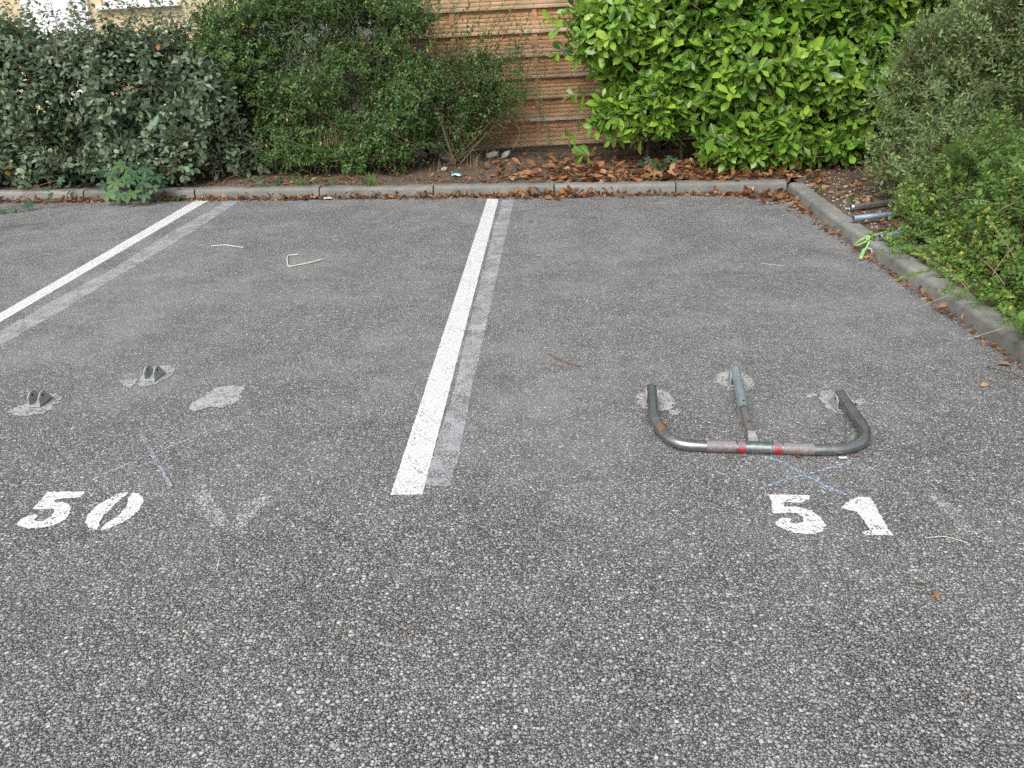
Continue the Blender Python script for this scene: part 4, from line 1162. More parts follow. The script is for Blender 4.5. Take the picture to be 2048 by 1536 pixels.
# --- round leaved low bushes spilling over the side kerb
r = np.random.default_rng(51)
lob = [(2.72, 4.35, 0.18, 0.27, 0.42, 0.19), (2.66, 3.75, 0.17, 0.25, 0.42, 0.18), (2.62, 3.2, 0.16, 0.23, 0.42, 0.17), (2.80, 5.0, 0.24, 0.32, 0.4, 0.2), (2.98, 5.55, 0.26, 0.26, 0.25, 0.2), (2.74, 5.3, 0.15, 0.16, 0.14, 0.12), (2.78, 4.7, 0.2, 0.25, 0.3, 0.14), (3.25, 4.95, 0.42, 0.55, 0.55, 0.42), (3.0, 4.35, 0.36, 0.45, 0.5, 0.34), (2.85, 3.75, 0.26, 0.36, 0.5, 0.24), (2.75, 3.2, 0.22, 0.32, 0.45, 0.2), (3.35, 4.2, 0.50, 0.4, 0.5, 0.45), (3.2, 5.45, 0.35, 0.42, 0.4, 0.30)]
P, D, Q = lobe_shoots(lob, 5600, 52, 0.18, 3.2, 0.35, zmin=0.12, depth=0.28, up=0.35, rnd=0.6, hole=-0.32)
L = r.uniform(0.08, 0.2, len(P))
PP, AX, NR, SZ, sh, s = grow(P, D, L, 11, 0.036, (75, 55), True, 0.6, 0.05, 0.4, seed=53)
# its fringe, thick along the back of the kerb and leaning over it
nf = 1250
fy = r.uniform(2.7, 5.15, nf); fx = np.array([kerb_x(y) for y in fy]) + KW + r.uniform(-0.05, 0.34, nf) * np.where(fy > 4.7, 1.5, 1.0)
bump = np.array([mnoise.noise((y * 3.0, 0.0, 2.0)) for y in fy])
fz = 0.11 + (0.03 + 0.45 * np.clip(fx - np.array([kerb_x(y) for y in fy]) - KW, 0, 0.34)) * r.uniform(0.3, 1.3, nf) * (1 + 0.6 * bump)
okf = r.random(nf) < 0.55 + 0.9 * bump + 1.2 * np.clip(fx - 2.52, 0, 1)
FP = np.stack([fx, fy, fz], 1)[okf]; FD = unit(np.stack([r.normal(-0.6, 0.5, nf), r.normal(-0.1, 0.5, nf), r.uniform(0.0, 0.7, nf)], 1)[okf]); FL = r.uniform(0.07, 0.16, len(FP))
a3 = grow(FP, FD, FL, 12, 0.031, (75, 55), True, 0.6, 0.03, 0.4, seed=57)
PP, AX, NR, SZ = [np.concatenate(z) for z in zip((PP, AX, NR, SZ), a3[:4])]
sh = np.concatenate([sh, a3[4] + sh.max() + 1]); s = np.concatenate([s, a3[5]])
# creeping sprays lying over the kerb
cs, cd = [], []
for (px, py) in ((1758, 500), (1790, 560), (1835, 545), (1850, 575), (1905, 600), (1935, 615), (1960, 600), (1990, 640), (2010, 650), (2040, 665), (1880, 585), (1815, 500), (1800, 470), (1780, 440)):
    e = spot(px, py, 0.135); cs.append(e); cd.append((-1 + r.normal(0, .2), r.normal(-.1, .3), r.normal(0.0, .12)))
cs = np.array(cs); cd = unit(np.array(cd)); cl = r.uniform(0.18, 0.3, len(cs))
a2 = grow(cs, cd, cl, 20, 0.026, (75, 55), True, 0.9, 0.0, 0.3, seed=54)
PP, AX, NR, SZ = [np.concatenate(z) for z in zip((PP, AX, NR, SZ), a2[:4])]
sh = np.concatenate([sh, a2[4] + sh.max() + 1]); s = np.concatenate([s, a2[5]])
patchy = np.array([mnoise.noise(Vector(p * 2.2 + 40)) for p in PP])
tn = np.clip(tints(len(PP), sh, r, 0.45, 0.14, 0.12, s, 0.2, 0.01) + 0.45 * patchy, 0, 1)
P0 = np.concatenate([P - D * L[:, None] * 1.6, cs - cd * cl[:, None]]); P1 = np.concatenate([P, cs])
stems = [([spot(px, py, z), spot(px + dx * .5, py + dy * .5 - 4, z + .03), spot(px + dx, py + dy, z)], 0.003, 0.0015) for px, py, z, dx, dy in ((1975, 440, .45, 55, 75), (2030, 490, .4, -45, 60), (1965, 520, .35, 45, 50), (1900, 545, .2, 40, 40), (1930, 400, .5, 70, 10), (2000, 420, .55, 45, -15))]
shrub_object('ground_cover_bush', 'low yellow green bush with small round leaves spilling over the side kerb', 'bush', (3.0, 4.3, 0.08), leaf4(0.72, 0.15, 0.1), (PP, AX, NR, SZ), tn, M['cover'], 300, np.concatenate([np.repeat((Q > 0.9).astype(float), 11), np.full(len(a3[0]), .6), np.full(len(a2[0]), .5)]), (P0, P1, 0.0016, 0.0008), M['bark'], stems, M['pale_bark'])

# ------------------------------------------------------------------ fallen leaves
def dead_tpl(w, curl, twist, shape=(0.66, 1.0, 0.82)):
    V, T, rib = leaf12(w, 0.0, 0.0, shape, 0.08)
    V = V.copy()
    for i in range(len(V)):
        x, y = V[i, 0], V[i, 1]
        V[i, 2] = curl * (x / w) ** 2 * 1.1 + 0.20 * curl * math.sin(y * 3.0) + twist * x * (y - 0.5)
    return V, T, rib
DEAD = [dead_tpl(0.46, 0.16, 0.5), dead_tpl(0.42, 0.34, -0.6), dead_tpl(0.50, -0.18, 0.3), dead_tpl(0.36, 0.26, 1.0), dead_tpl(0.55, 0.10, -0.9)]
r = np.random.default_rng(61)
# each zone: positions, sizes, lift, label, group
Z = []
def add(x, y, z, size, zone, tint, tilt=0.35):
    Z.append((x, y, z, size, zone, tint, tilt))
for _ in range(2300):                                         # gutter of the back kerb
    x = r.uniform(-4.8, 2.35)
    dens = 0.55 + 0.45 * math.exp(-((x - 0.35) / 0.35) ** 2) + 0.6 * math.exp(-((x - 2.15) / 0.3) ** 2) + 0.25 * mnoise.noise((x * 2.1, 0, 9))
    if r.random() > dens: continue
    wdt = 0.050 + 0.05 * math.exp(-((x - 0.35) / 0.3) ** 2) + 0.24 * math.exp(-((x - 2.2) / 0.28) ** 2)
    dy = abs(r.normal(0, wdt * 0.6))
    add(x, kerb_y(x) - 0.006 - dy, 0.004 + max(0, 0.026 - dy * 0.3) * r.random(), r.uniform(0.025, 0.065) * (1.5 if (abs(x - 0.4) < 0.3 or x > 1.9) else 1), 0, np.clip(r.normal(0.42, 0.26), 0, 0.93), 0.6)
for _ in range(1000):                                         # soil below the laurel
    x = r.uniform(-0.2, 2.75); y = kerb_y(x) + KW + 0.02 + abs(r.normal(0.0, 0.5))
    if y > 8.5: continue
    if x < 0.4 and r.random() < 0.55: continue
    add(x, y, soil_z(x, y) + 0.006 + 0.02 * r.random(), r.uniform(0.065, 0.13), 1, np.clip(r.normal(0.52, 0.2), 0, 0.93), 0.4)
for _ in range(260):                                          # soil below the small leaved bush
    x = r.uniform(-2.9, 0.2); y = kerb_y(x) + KW + 0.02 + abs(r.normal(0.0, 0.3))
    add(x, y, soil_z(x, y) + 0.005 + 0.012 * r.random(), r.uniform(0.03, 0.075), 2, np.clip(r.normal(0.45, 0.22), 0, 0.93), 0.4)
for _ in range(420):                                          # foot of the side kerb
    y = 6.9 - 3.6 * r.random() ** 1.5
    if 0.35 + 0.8 * mnoise.noise((0, y * 3.1, 4)) < r.random() * 0.75 and y < 6.2: continue
    dx = abs(r.normal(0, 0.028 + 0.05 * max(0, y - 5.9)))
    add(kerb_x(y) - 0.008 - dx, y, 0.004 + 0.02 * r.random() * max(0, 1 - dx * 12), r.uniform(0.022, 0.055) * (1.3 if y > 5.6 else 1), 3, np.clip(r.normal(0.52, 0.2), 0, 0.93), 0.55)
for _ in range(420):                                          # side bed
    y = r.uniform(4.6, 7.5); x = kerb_x(min(y, 6.9)) + KW + 0.03 + abs(r.normal(0, 0.5 if y > 6 else 0.3))
    if r.random() > 0.35 + 0.65 * max(0, (y - 5.2) / 2): continue
    add(x, y, soil_z(x, y) + 0.006 + 0.015 * r.random(), r.uniform(0.04, 0.085), 4, np.clip(r.normal(0.66, 0.16), 0, 0.93), 0.4)
zl = [('small brown dead leaf in the litter along the foot of the back kerb', 'dead leaves along the back kerb'),
      ('rust brown fallen laurel leaf on the soil in front of the laurel hedge', 'fallen laurel leaves below the laurel hedge'),
      ('small dull dead leaf on the soil below the small leaved bush', 'dead leaves below the middle bush'),
      ('dry brown leaf lying along the foot of the side kerb', 'dead leaves along the side kerb'),
      ('pale tan dead leaf on the gravelly soil of the side bed', 'dead leaves in the side bed')]
P = np.array([z[:3] for z in Z]); S = np.array([z[3] for z in Z]); zone = np.array([z[4] for z in Z]); tn = np.array([z[5] for z in Z]); tl = np.array([z[6] for z in Z])
n = len(Z)
az = r.uniform(0, 6.28, n)
N = unit(np.stack([r.normal(0, 1, n) * tl, r.normal(0, 1, n) * tl, np.ones(n)], 1))
A = np.stack([np.cos(az), np.sin(az), np.zeros(n)], 1); A = unit(A - N * (A * N).sum(1, keepdims=True))
P[:, 2] += np.abs(A[:, 2]) * S * 0.4
kind = r.integers(0, len(DEAD), n)
dist = np.linalg.norm(CAMP - P, axis=1)
sc = (S / dist) ** 2 * r.uniform(0.6, 1.4, n)
single = np.zeros(n, bool)
for zi, q in ((0, 90), (1, 95), (2, 20), (3, 45), (4, 40)):
    ii = np.where(zone == zi)[0]; single[ii[np.argsort(-sc[ii])[:q]]] = True
dead_me = [[tri_mesh('fallen_leaf', t[0], t[1], M['dead'], True, {'tint': np.full(len(t[0]), (k + 0.5) / 10), 'rib': t[2]}) for k in range(10)] for t in DEAD]
def dead_leaf(p, a, nrm, size, kd, tint, label, group=None, cat='leaf'):
    x = np.cross(a, nrm)
    o = link('fallen_leaf', dead_me[kd][int(np.clip(tint, 0, 0.999) * 10)])
    o.matrix_world = Matrix(((x[0] * size, a[0] * size, nrm[0] * size, p[0]), (x[1] * size, a[1] * size, nrm[1] * size, p[1]), (x[2] * size, a[2] * size, nrm[2] * size, p[2]), (0, 0, 0, 1)))
    return tag(o, label, cat, group)
for i in np.where(single)[0]:
    dead_leaf(P[i], A[i], N[i], S[i], kind[i], tn[i], *zl[zone[i]])
VV, TT, TN, RB_ = [], [], [], []
nv = 0
for kd in range(len(DEAD)):
    m_ = (~single) & (kind == kd)
    V, T = place(DEAD[kd], P[m_], A[m_], N[m_], S[m_])
    VV.append(V); TT.append(T + nv); nv += len(V); TN.append(np.repeat(tn[m_], len(DEAD[kd][0]))); RB_.append(np.tile(DEAD[kd][2], m_.sum()))
# crumbled bits between them
nb = 1500
bx_ = r.uniform(-4.8, 2.4, nb); by = np.array([kerb_y(x) for x in bx_]) - 0.004 - np.abs(r.normal(0, 0.03, nb))
nb2 = 900
sx_ = r.uniform(-2.6, 2.6, nb2); sy_ = np.array([kerb_y(x) for x in sx_]) + KW + 0.01 + np.abs(r.normal(0, 0.45, nb2))
nb3 = 500
ty_ = r.uniform(3.0, 6.9, nb3); tx_ = np.array([kerb_x(y) for y in ty_]) - 0.004 - np.abs(r.normal(0, 0.022, nb3))
nb4 = 600
uy_ = r.uniform(4.2, 7.3, nb4); ux_ = np.array([kerb_x(min(y, 6.9)) for y in uy_]) + KW + 0.02 + np.abs(r.normal(0, 0.45, nb4))
pb = np.concatenate([np.stack([bx_, by, 0.004 + 0.012 * r.random(nb)], 1), np.stack([sx_, sy_, [soil_z(a, b) + 0.005 for a, b in zip(sx_, sy_)]], 1), np.stack([tx_, ty_, 0.004 + 0.01 * r.random(nb3)], 1), np.stack([ux_, uy_, [soil_z(a, b) + 0.005 for a, b in zip(ux_, uy_)]], 1)])
nn = len(pb); az = r.uniform(0, 6.28, nn)
tplb = leaf4(0.55, 0.3, 0.1)
V, T = place(tplb, pb, np.stack([np.cos(az), np.sin(az), r.normal(0, 0.25, nn)], 1), np.stack([r.normal(0, .4, nn), r.normal(0, .4, nn), np.ones(nn)], 1), r.uniform(0.010, 0.028, nn))
VV.append(V); TT.append(T + nv); TN.append(np.repeat(np.clip(r.normal(0.4, 0.25, nn), 0, 0.93), 5)); RB_.append(np.tile(tplb[2], nn))
o = link('leaf_litter', tri_mesh('leaf_litter', np.concatenate(VV), np.concatenate(TT), M['dead'], True, {'tint': np.concatenate(TN), 'rib': np.concatenate(RB_)}))
tag(o, 'crumbled brown leaf litter along the kerbs and under the bushes', None, None, 'stuff')

def lone_leaf(px, py, size, az, kd, tint, label, z=0.006, tilt=(0.1, 0.1)):
    nrm = unit(np.array([tilt[0], tilt[1], 1.0])); a = np.array([math.cos(az), math.sin(az), 0]); a = unit(a - nrm * (a @ nrm))
    return dead_leaf(spot(px, py, z), a, nrm, size, kd, tint, label)
lone_leaf(1960, 772, 0.055, 0.5, 0, 0.99, 'single orange curled leaf on the asphalt near the right edge', 0.006, (0.2, -0.3))
lone_leaf(1994, 728, 0.075, 0.2, 4, 0.88, 'large pale tan leaf against the side kerb at the right edge', 0.01)
lone_leaf(1918, 926, 0.025, 2.0, 0, 0.4, 'tiny russet leaf on the asphalt right of the folded barrier')
lone_leaf(1876, 1200, 0.045, 1.3, 1, 0.75, 'lone pale orange leaf at the lower right of the asphalt')
lone_leaf(1882, 678, 0.030, -0.3, 0, 0.97, 'small yellow orange leaf on the asphalt beside the side kerb')
lone_leaf(1608, 521, 0.038, 0.3, 2, 0.97, 'yellow brown leaf on bare asphalt far behind the barrier')
lone_leaf(808, 1275, 0.022, 1.2, 3, 0.5, 'tiny orange brown leaf in the near middle asphalt')
lone_leaf(1088, 1144, 0.020, 0.6, 1, 0.75, 'tiny tan leaf on the asphalt below the white line')
lone_leaf(1052, 442, 0.055, 0.1, 3, 0.8, 'small tan leaf stalk on the asphalt right of the worn line')
lone_leaf(1292, 832, 0.030, 1.0, 1, 0.6, 'orange dead leaf tucked beside the left arm of the barrier')
lone_leaf(1300, 841, 0.022, 0.3, 3, 0.7, 'tan leaf crumb below the orange leaf at the barrier left arm')
lone_leaf(1484, 847, 0.026, 1.8, 1, 0.6, 'orange brown leaf caught beside the inner tube of the barrier')
lone_leaf(1596, 910, 0.045, 0.1, 3, 0.7, 'brown leaf under the red banded right half of the barrier bar')
lone_leaf(1605, 917, 0.030, 2.2, 0, 0.45, 'rusty leaf just below the barrier bar')
lone_leaf(1455, 914, 0.026, -0.6, 3, 0.55, 'thin brown leaf in front of the left half of the barrier bar')
lone_leaf(1708, 914, 0.030, 0.5, 1, 0.5, 'brown leaf in front of the right bend of the barrier')
lone_leaf(1732, 894, 0.026, 0.8, 0, 0.55, 'small brown leaf at the outer right bend of the barrier')
lone_leaf(1683, 884, 0.026, 0.8, 2, 0.4, 'red brown leaf inside the right bend of the barrier')
lone_leaf(1575, 408, 0.12, 0.5, 3, 0.99, 'long yellow leaf lying on the leaf heap in the kerb corner', 0.045)
lone_leaf(1704, 402, 0.10, 0.35, 3, 0.99, 'yellow leaf on the soil beside the bright steel hoop', 0.125)
lone_leaf(356, 443, 0.022, 0.3, 0, 0.97, 'tiny yellow leaf between the far left white line and its worn twin')

# ------------------------------------------------------------------ twigs and stalks on the asphalt
def stalk(name, pts, rad, mat, label, cat):
    Vw, Fc = tube(catmull([spot(*p) for p in pts], 3), rad, 6)
    tag(centred(name, Vw, Fc, mat, None, True), label, cat)
stalk('dry_stalk', [(597, 509, .008), (577, 511, .007), (575, 520, .006), (577, 532, .006), (590, 531, .006), (620, 525, .008), (650, 517, .012)], 0.0042, M['pale_straw'], 'bent bleached stalk lying open like a hook in bay 50', 'stalk')
stalk('dry_stalk', [(422, 492, .006), (450, 490, .008), (465, 492, .009), (487, 495, .006)], 0.0034, M['pale_straw'], 'thin straight bleached stalk near the back of bay 50', 'stalk')
stalk('dry_twig', [(1096, 707, .006), (1125, 721, .008), (1160, 733, .005)], 0.0028, M['red_twig'], 'thin reddish brown twig on the asphalt behind the barrier', 'twig')
stalk('dry_straw', [(1850, 1076, .005), (1890, 1073, .007), (1936, 1086, .004)], 0.0012, M['pale_straw'], 'fine curved straw on the asphalt right of the number on bay 51', 'straw')
stalk('dry_straw', [(1800, 1164, .005), (1825, 1167, .006), (1846, 1168, .005)], 0.0018, M['straw'], 'short brown straw on the asphalt at the lower right', 'straw')
stalk('dry_straw', [(434, 1140, .004), (437, 1125, .008), (440, 1112, .005)], 0.0013, M['pale_straw'], 'short pale straw on the asphalt below the faded mark', 'straw')
stalk('dry_straw', [(1520, 526, .004), (1548, 530, .005), (1570, 531, .004)], 0.0014, M['pale_straw'], 'faint straw on the asphalt in the far half of bay 51', 'straw')
stalk('dry_twig', [(1975, 735, .012), (2010, 742, .03), (2050, 757, .012)], 0.0024, M['straw'], 'pale dry twig beside the side kerb at the right edge', 'twig')
stalk('dry_straw', [(1900, 590, .12), (1860, 605, .10), (1822, 620, .02)], 0.0008, M['pale_straw'], 'long dry grass stem hanging over the side kerb', 'straw')
stalk('dry_straw', [(2010, 655, .12), (1968, 668, .11), (1935, 678, .10)], 0.0008, M['pale_straw'], 'dry grass stem lying across the side kerb near the right edge', 'straw')

# ------------------------------------------------------------------ weeds
def blades(name, base, n, h, spread, tint, label, cat, mat, lean=(0, 0), seed=0, w=0.006):
    q = np.random.default_rng(seed)
    V, T, TNv = [], [], []
    for k in range(n):
        a = q.uniform(0, 6.28); d = np.array([math.cos(a), math.sin(a), 0])
        b = np.array([q.normal(0, spread * .35), q.normal(0, spread * .2), 0])
        hh = h * q.uniform(0.5, 1.15); out = hh * q.uniform(0.1, 0.7)
        side = np.array([-d[1], d[0], 0])
        i0 = len(V)
        tv = np.clip(tint + q.normal(0, 0.2), 0, 1)
        for t_ in (0, 0.35, 0.7, 1.0):
            c = b + d * out * t_ ** 2 + np.array([lean[0] * t_, lean[1] * t_, 0]) * hh + np.array([0, 0, hh * (t_ - 0.35 * t_ ** 3)])
            ww = w * (1 - t_ * 0.9)
            V += [c - side * ww / 2, c + side * ww / 2]; TNv += [tv, tv]
        for j in range(3):
            T += [(i0 + 2 * j, i0 + 2 * j + 1, i0 + 2 * j + 3), (i0 + 2 * j, i0 + 2 * j + 3, i0 + 2 * j + 2)]
    o = link(name, tri_mesh(name, np.array(V), np.array(T), mat, True, {'tint': TNv, 'rib': np.ones(len(V))}), None, tuple(base))
    return tag(o, label, cat)
for i, (px, py, n, h, lab) in enumerate(((600, 372, 34, 0.17, 'leftmost green grass tuft on the back kerb below the middle bush'), (652, 374, 22, 0.14, 'sparse grass tuft on the back kerb right of the leftmost tuft'),
        (690, 376, 14, 0.10, 'thin grass tuft in the middle of the kerb below the middle bush'), (738, 372, 34, 0.18, 'dense grass tuft growing on the back kerb near the white line'), (914, 380, 16, 0.11, 'small grass tuft at the kerb face left of the white line'),
        (1082, 372, 8, 0.10, 'few grass blades rising at the kerb joint right of the white line'), (1212, 376, 12, 0.08, 'tiny grass tuft at the back kerb before the laurel hedge'), (1700, 405, 26, 0.09, 'low grass tuft between side kerb and bright steel hoop'), (1640, 385, 22, 0.07, 'short grass tuft on the soil by the kerb corner'))):
    on_kerb = i < 4
    base = spot(px, py, KH if on_kerb else 0.02)
    if i in (7, 8): base = spot(px, py, 0.10)
    elif on_kerb: base[1] = kerb_y(base[0]) + KW + 0.005; base[2] = KH - 0.01
    else: base[1] = kerb_y(base[0]) - 0.008; base[2] = 0.0
    blades('grass_tuft', base, n, h, 0.11 if i < 7 else 0.07, 0.42, lab, 'grass tuft', M['grass'], (0.1, -0.35 if on_kerb else -0.1), 70 + i)
blades('dry_grass_tuft', at_depth(672, 292, 7.58), 60, 0.30, 0.22, 0.5, 'tan dry grass clump hanging in the middle bush', 'grass tuft', M['straw'], (0, -0.1), 90, 0.004)
b_ = spot(880, 345, 0.10); blades('dry_grass_tuft', b_, 40, 0.20, 0.20, 0.4, 'short dry stubble below the bare stems of the middle bush', 'grass tuft', M['straw'], (0.1, -0.1), 91, 0.004)
b_ = spot(960, 335, 0.10); blades('dry_grass_tuft', b_, 36, 0.24, 0.18, 0.35, 'dry brown stems right of the bare trunk of the middle bush', 'grass tuft', M['straw'], (0.1, 0.1), 92, 0.004)

def palmate(k=5):
    V0, T0, r0 = leaf12(0.46, 0.15, 0.14, (0.62, 1.0, 0.74))
    V, T, rb = [], [], []
    for i in range(k):
        a = (i - (k - 1) / 2) * R(52)
        sc_ = 1.0 - 0.14 * abs(i - (k - 1) / 2)
        c, s_ = math.cos(a), math.sin(a)
        T += [tuple(int(q) + len(V) for q in t_) for t_ in T0]
        for v in V0 * sc_: V.append((v[0] * c + v[1] * s_, -v[0] * s_ + v[1] * c, v[2] + 0.004 * i))
        rb += list(r0)
    return np.array(V), np.array(T), np.array(rb)
PAL = palmate()
pal_me = [tri_mesh('leaf', PAL[0], PAL[1], M['creeper'], True, {'tint': np.full(len(PAL[0]), t_), 'rib': PAL[2]}) for t_ in (0.15, 0.35, 0.5, 0.65, 0.9, 0.99)]
def creeper(root, pts, size, label, seed, tmax=5, face=(0.0, -0.75, 0.65)):
    q = np.random.default_rng(seed)
    root = np.asarray(root)
    t = empty('creeper_plant', root); tag(t, label, 'creeper')
    for p in pts:
        p = np.asarray(p)
        nrm = unit(np.array(face) + q.normal(0, 0.25, 3))
        a = unit(np.array([q.normal(0, 0.7), -0.5, -0.5 + q.normal(0, 0.3)])); a = unit(a - nrm * (a @ nrm)); x = np.cross(a, nrm)
        sz = size * q.uniform(0.75, 1.15)
        o = link('leaf', pal_me[q.integers(0, tmax)], t)
        o.matrix_local = Matrix(((x[0] * sz, a[0] * sz, nrm[0] * sz, p[0] - root[0]), (x[1] * sz, a[1] * sz, nrm[1] * sz, p[1] - root[1]), (x[2] * sz, a[2] * sz, nrm[2] * sz, p[2] - root[2]), (0, 0, 0, 1)))
        V, Fc = tube(catmull([(0, 0, 0), (p - root) * 0.5 + np.array([0, 0, 0.03]), p - root], 4), 0.0022, 5)
        link('stem', mesh('stem', V, Fc, M['red_twig'], True), t)
creeper((-3.42, 7.25, 0.09), [at_depth(px, py, yy) for px, py, yy in ((222, 345, 7.05), (245, 330, 7.05), (268, 342, 6.98), (292, 338, 7.0), (312, 352, 6.98), (230, 365, 6.98), (255, 362, 6.92), (282, 365, 6.92), (305, 372, 6.92), (215, 385, 6.92), (240, 388, 6.9), (265, 384, 6.88), (288, 388, 6.88), (248, 350, 7.0), (275, 352, 6.95), (322, 362, 6.98), (210, 370, 6.98))], 0.105, 'dark green creeper with broad leaves hanging over the kerb below the hedge', 101)
creeper((-3.1, 7.1, 0.05), [spot(px, py, z) for px, py, z in ((305, 388, .05), (322, 392, .04), (342, 390, .04), (358, 393, .035), (372, 391, .03), (330, 385, .06), (352, 386, .05), (315, 397, .025), (340, 398, .02))], 0.085, 'flat creeper shoot on the asphalt just left of the far left line', 102, 3, (0, -0.25, 0.95))
creeper((1.30, 7.45, 0.10), [spot(px, py, z) for px, py, z in ((1285, 325, .16), (1300, 318, .20), (1318, 322, .20), (1335, 316, .22), (1346, 322, .2), (1310, 333, .15), (1328, 330, .16), (1290, 340, .13))], 0.075, 'small dull creeper with a red leaf on the litter below the laurel', 103, 3, (0, -0.4, 0.8))
creeper((-4.35, 7.1, 0.02), [spot(px, py, z) for px, py, z in ((5, 420, .03), (22, 416, .04), (50, 410, .05), (62, 404, .07), (92, 398, .08), (100, 388, .12), (95, 375, .18), (118, 360, .25), (35, 420, .02))], 0.05, 'thin pale creeper trailing onto the asphalt at the far left', 104, 5, (0, -0.5, 0.8))
creeper((-2.2, 7.3, 0.09), [spot(px, py, z) for px, py, z in ((495, 358, .16), (508, 352, .19), (520, 360, .15), (533, 366, .12), (560, 358, .13), (550, 368, .1))], 0.05, 'little leafy weed on the soil edge between hedge and middle bush', 105, 5, (0, -0.5, 0.8))

# ------------------------------------------------------------------ odds and ends
def pebble_mesh(seed, flat=0.6):
    q = np.random.default_rng(seed)
    bm = bmesh.new(); bmesh.ops.create_icosphere(bm, subdivisions=1, radius=0.5)
    for v in bm.verts:
        v.co *= q.uniform(0.72, 1.1); v.co.z *= flat
    V = [tuple(v.co) for v in bm.verts]; Fc = [tuple(v.index for v in f.verts) for f in bm.faces]
    bm.free()
    return V, Fc
for i, (px, py, sz, lab) in enumerate(((842, 312, 0.14, 'pale rubble lump behind the bare stems, leftmost of the row'), (868, 306, 0.11, 'second pale rubble lump from the left, behind the bare stems'), (893, 318, 0.16, 'white broken rubble lump right behind the bare trunk of the middle bush'),
        (985, 312, 0.13, 'pale rubble lump under the fence, left of the rightmost lump'), (1012, 311, 0.12, 'rightmost pale rubble lump under the fence'), (888, 338, 0.06, 'small white stone on the soil above the blue wrapper'))):
    V, Fc = pebble_mesh(200 + i, 0.7)
    p = spot(px, py, 0.13)
    o = link('rubble_stone', mesh('rubble_stone', [(x * sz * 1.3, y * sz, z * sz) for x, y, z in V], Fc, M['rubble']), None, (p[0], p[1], 0.12 + sz * 0.18))
    o.rotation_euler = (0.2, 0.1, i * 1.1); tag(o, lab, 'stone')
q = np.random.default_rng(300)
V, Fc = [], []
for k in range(520):
    y = q.uniform(3.0, 7.4); x = kerb_x(min(y, 6.9)) + KW + 0.02 + abs(q.normal(0, 0.45)); sz = q.uniform(0.008, 0.03)
    v, f = pebble_mesh(400 + k % 9); a = q.uniform(0, 6.28); z = soil_z(x, y)
    b = len(V); V += [(x + (vx * math.cos(a) - vy * math.sin(a)) * sz, y + (vx * math.sin(a) + vy * math.cos(a)) * sz, z + 0.004 + vz * sz) for vx, vy, vz in v]; Fc += [tuple(i + b for i in g_) for g_ in f]
tag(link('gravel', mesh('gravel', V, Fc, M['pebble'])), 'loose pale pebbles on the soil of the side bed', None, None, 'stuff')

def crumple(name, p, sx, sy, h, mat, label, cat, seed):
    n_ = 7; V, Fc = [], []
    for j in range(n_):
        for i in range(n_):
            u, v = i / (n_ - 1) - .5, j / (n_ - 1) - .5
            e = 1 - max(abs(u), abs(v)) * 1.4
            V.append((u * sx + 0.25 * sx * mnoise.noise((u * 3 + seed, v * 3, 1)), v * sy + 0.25 * sy * mnoise.noise((u * 3, v * 3 + seed, 2)), max(0.003, h * (0.5 * e + 0.6 * mnoise.noise((u * 5 + seed, v * 5, 0)) + 0.2))))
    for j in range(n_ - 1):
        for i in range(n_ - 1): Fc.append((j * n_ + i, j * n_ + i + 1, (j + 1) * n_ + i + 1, (j + 1) * n_ + i))
    me = mesh(name, V, Fc, mat, True)
    o = link(name, me, None, tuple(p)); tag(o, label, cat)
    md = o.modifiers.new('thick', 'SOLIDIFY'); md.thickness = 0.0015
crumple('wrapper', spot(913, 352, 0.105), 0.075, 0.06, 0.035, M['blue_paper'], 'crumpled pale blue wrapper on the soil behind the back kerb', 'litter', 3.1)
crumple('tissue', spot(656, 398, 0.005), 0.075, 0.05, 0.025, M['white_paper'], 'crumpled white tissue at the foot of the back kerb', 'litter', 7.7)
crumple('plastic_bag', spot(1829, 318, 0.16), 0.16, 0.14, 0.09, M['plastic_grey'], 'grey plastic bag half hidden under the right shrub', 'litter', 5.2)
crumple('paper_scrap', spot(1686, 916, 0.006), 0.03, 0.012, 0.004, M['white_paper'], 'tiny white paper scrap in front of the right bend of the barrier', 'litter', 9.4)

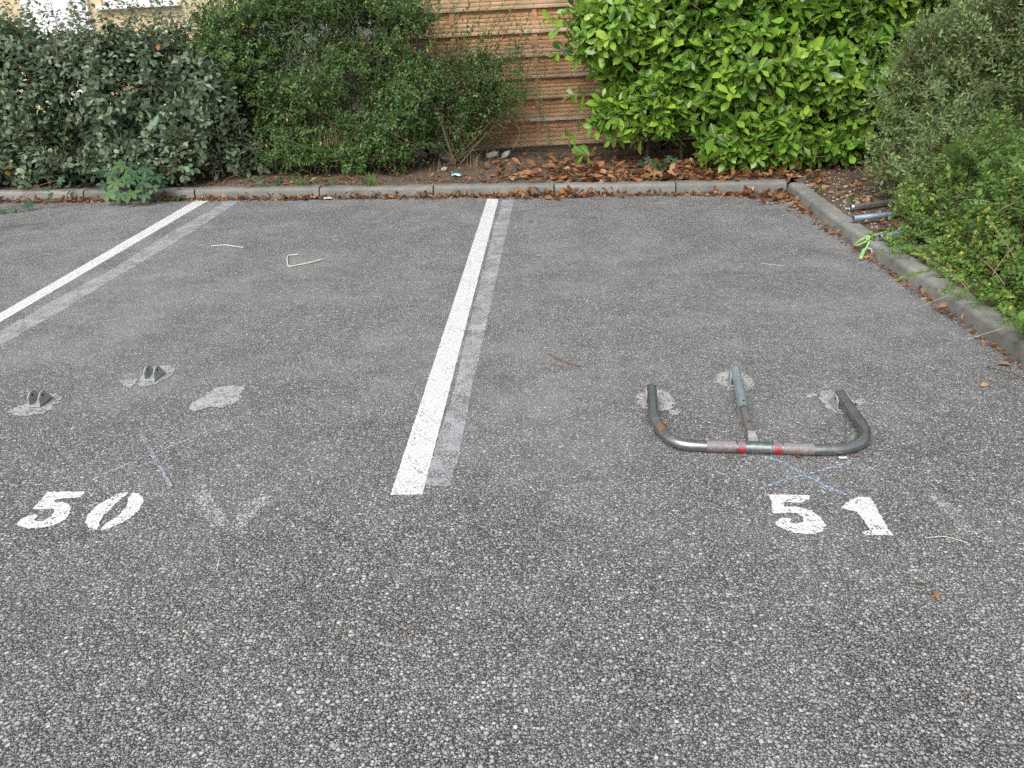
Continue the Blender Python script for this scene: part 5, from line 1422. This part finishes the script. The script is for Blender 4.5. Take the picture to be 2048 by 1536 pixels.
# steel hoop and tube lying on the side bed
hz = 0.135
Hh = catmull([spot(1701, 415, .125), spot(1740, 410, .13), spot(1780, 405, .135), spot(1805, 407, .135), spot(1832, 414, .13), spot(1868, 425, .13), spot(1890, 436, .13)], 6)
V, Fc = tube(Hh, 0.021, 16, True, 0.003)
tag(centred('steel_hoop', V, Fc, M['shiny_tube'], None, True), 'bright bent galvanised tube on the soil of the side bed', 'steel tube')
V, Fc = tube([spot(1706, 437, .125), spot(1790, 428, .13), spot(1870, 420, .13)], 0.021, 16, True, 0.003)
tag(centred('steel_tube', V, Fc, M['blue_tube'], None, True), 'straight blue grey tube below the bright tube in the side bed', 'steel tube')
V, Fc = tube([spot(1759, 474, .118), spot(1800, 466, .122), spot(1836, 459, .13)], 0.017, 14, True, 0.003)
tag(centred('steel_tube', V, Fc, M['blue_tube'], None, True), 'short grey tube under leaves beside the green rope', 'steel tube')

# neon rope with its plastic hook
rp = empty('green_rope', spot(1728, 505, 0)); tag(rp, 'neon green rope with a loop hanging over the side kerb', 'rope')
ro = np.array(rp.location)
def rope_part(name, pts, rad, mat, n=8, per=6):
    V, Fc = tube([np.asarray(p) - ro for p in catmull([spot(*p) for p in pts], per)], rad, n)
    link(name, mesh(name, V, Fc, mat, True), rp)
rope_part('loop', [(1736, 475, .098), (1723, 479, .088), (1712, 487, .055), (1708.5, 492, .035), (1713, 491.5, .04), (1723, 487.5, .06), (1732, 483, .08), (1737, 477, .095)], 0.0072, M['rope'])
rope_part('strand', [(1735, 475, .1), (1745, 472, .108), (1755, 468.5, .112), (1775, 463, .112)], 0.0068, M['rope'])
rope_part('strand', [(1737, 475, .1), (1737.5, 485, .075), (1733, 495, .055), (1729, 501, .04)], 0.0075, M['rope'])
rope_part('knot', [(1731, 476, .1), (1735, 473, .106), (1739, 475, .102), (1736, 479, .094), (1732, 477, .1)], 0.0085, M['rope'])
rope_part('end_sleeve', [(1728, 500, .04), (1725, 508, .028), (1721.5, 517, .017)], 0.0125, M['rope'], 10)
rope_part('hook', [(1735.5, 497, .05), (1739, 496.5, .053), (1743, 500, .045), (1744.5, 507, .03), (1743.5, 513, .018), (1741, 519, .008)], 0.0055, M['plastic_grey'])

# red flower head in the right shrub
fp = at_depth(1880, 436, 5.15)
fl = empty('red_flower', fp); tag(fl, 'small red flower head among the leaves at the right', 'flower')
V0, T0, r0 = leaf4(0.6)
q = np.random.default_rng(5)
pm = tri_mesh('petal', V0 * 0.022, T0, M['red_petal'], True)
for k in range(14):
    o = link('petal', pm, fl, tuple(q.normal(0, 0.013, 3) + np.array([0, -0.03, 0]))); o.rotation_euler = tuple(q.uniform(0, 6.28, 3))
V, Fc = tube([(0, -0.02, 0), (0.03, 0.10, -0.08)], 0.002, 5); link('stem', mesh('stem', V, Fc, M['bark'], True), fl)
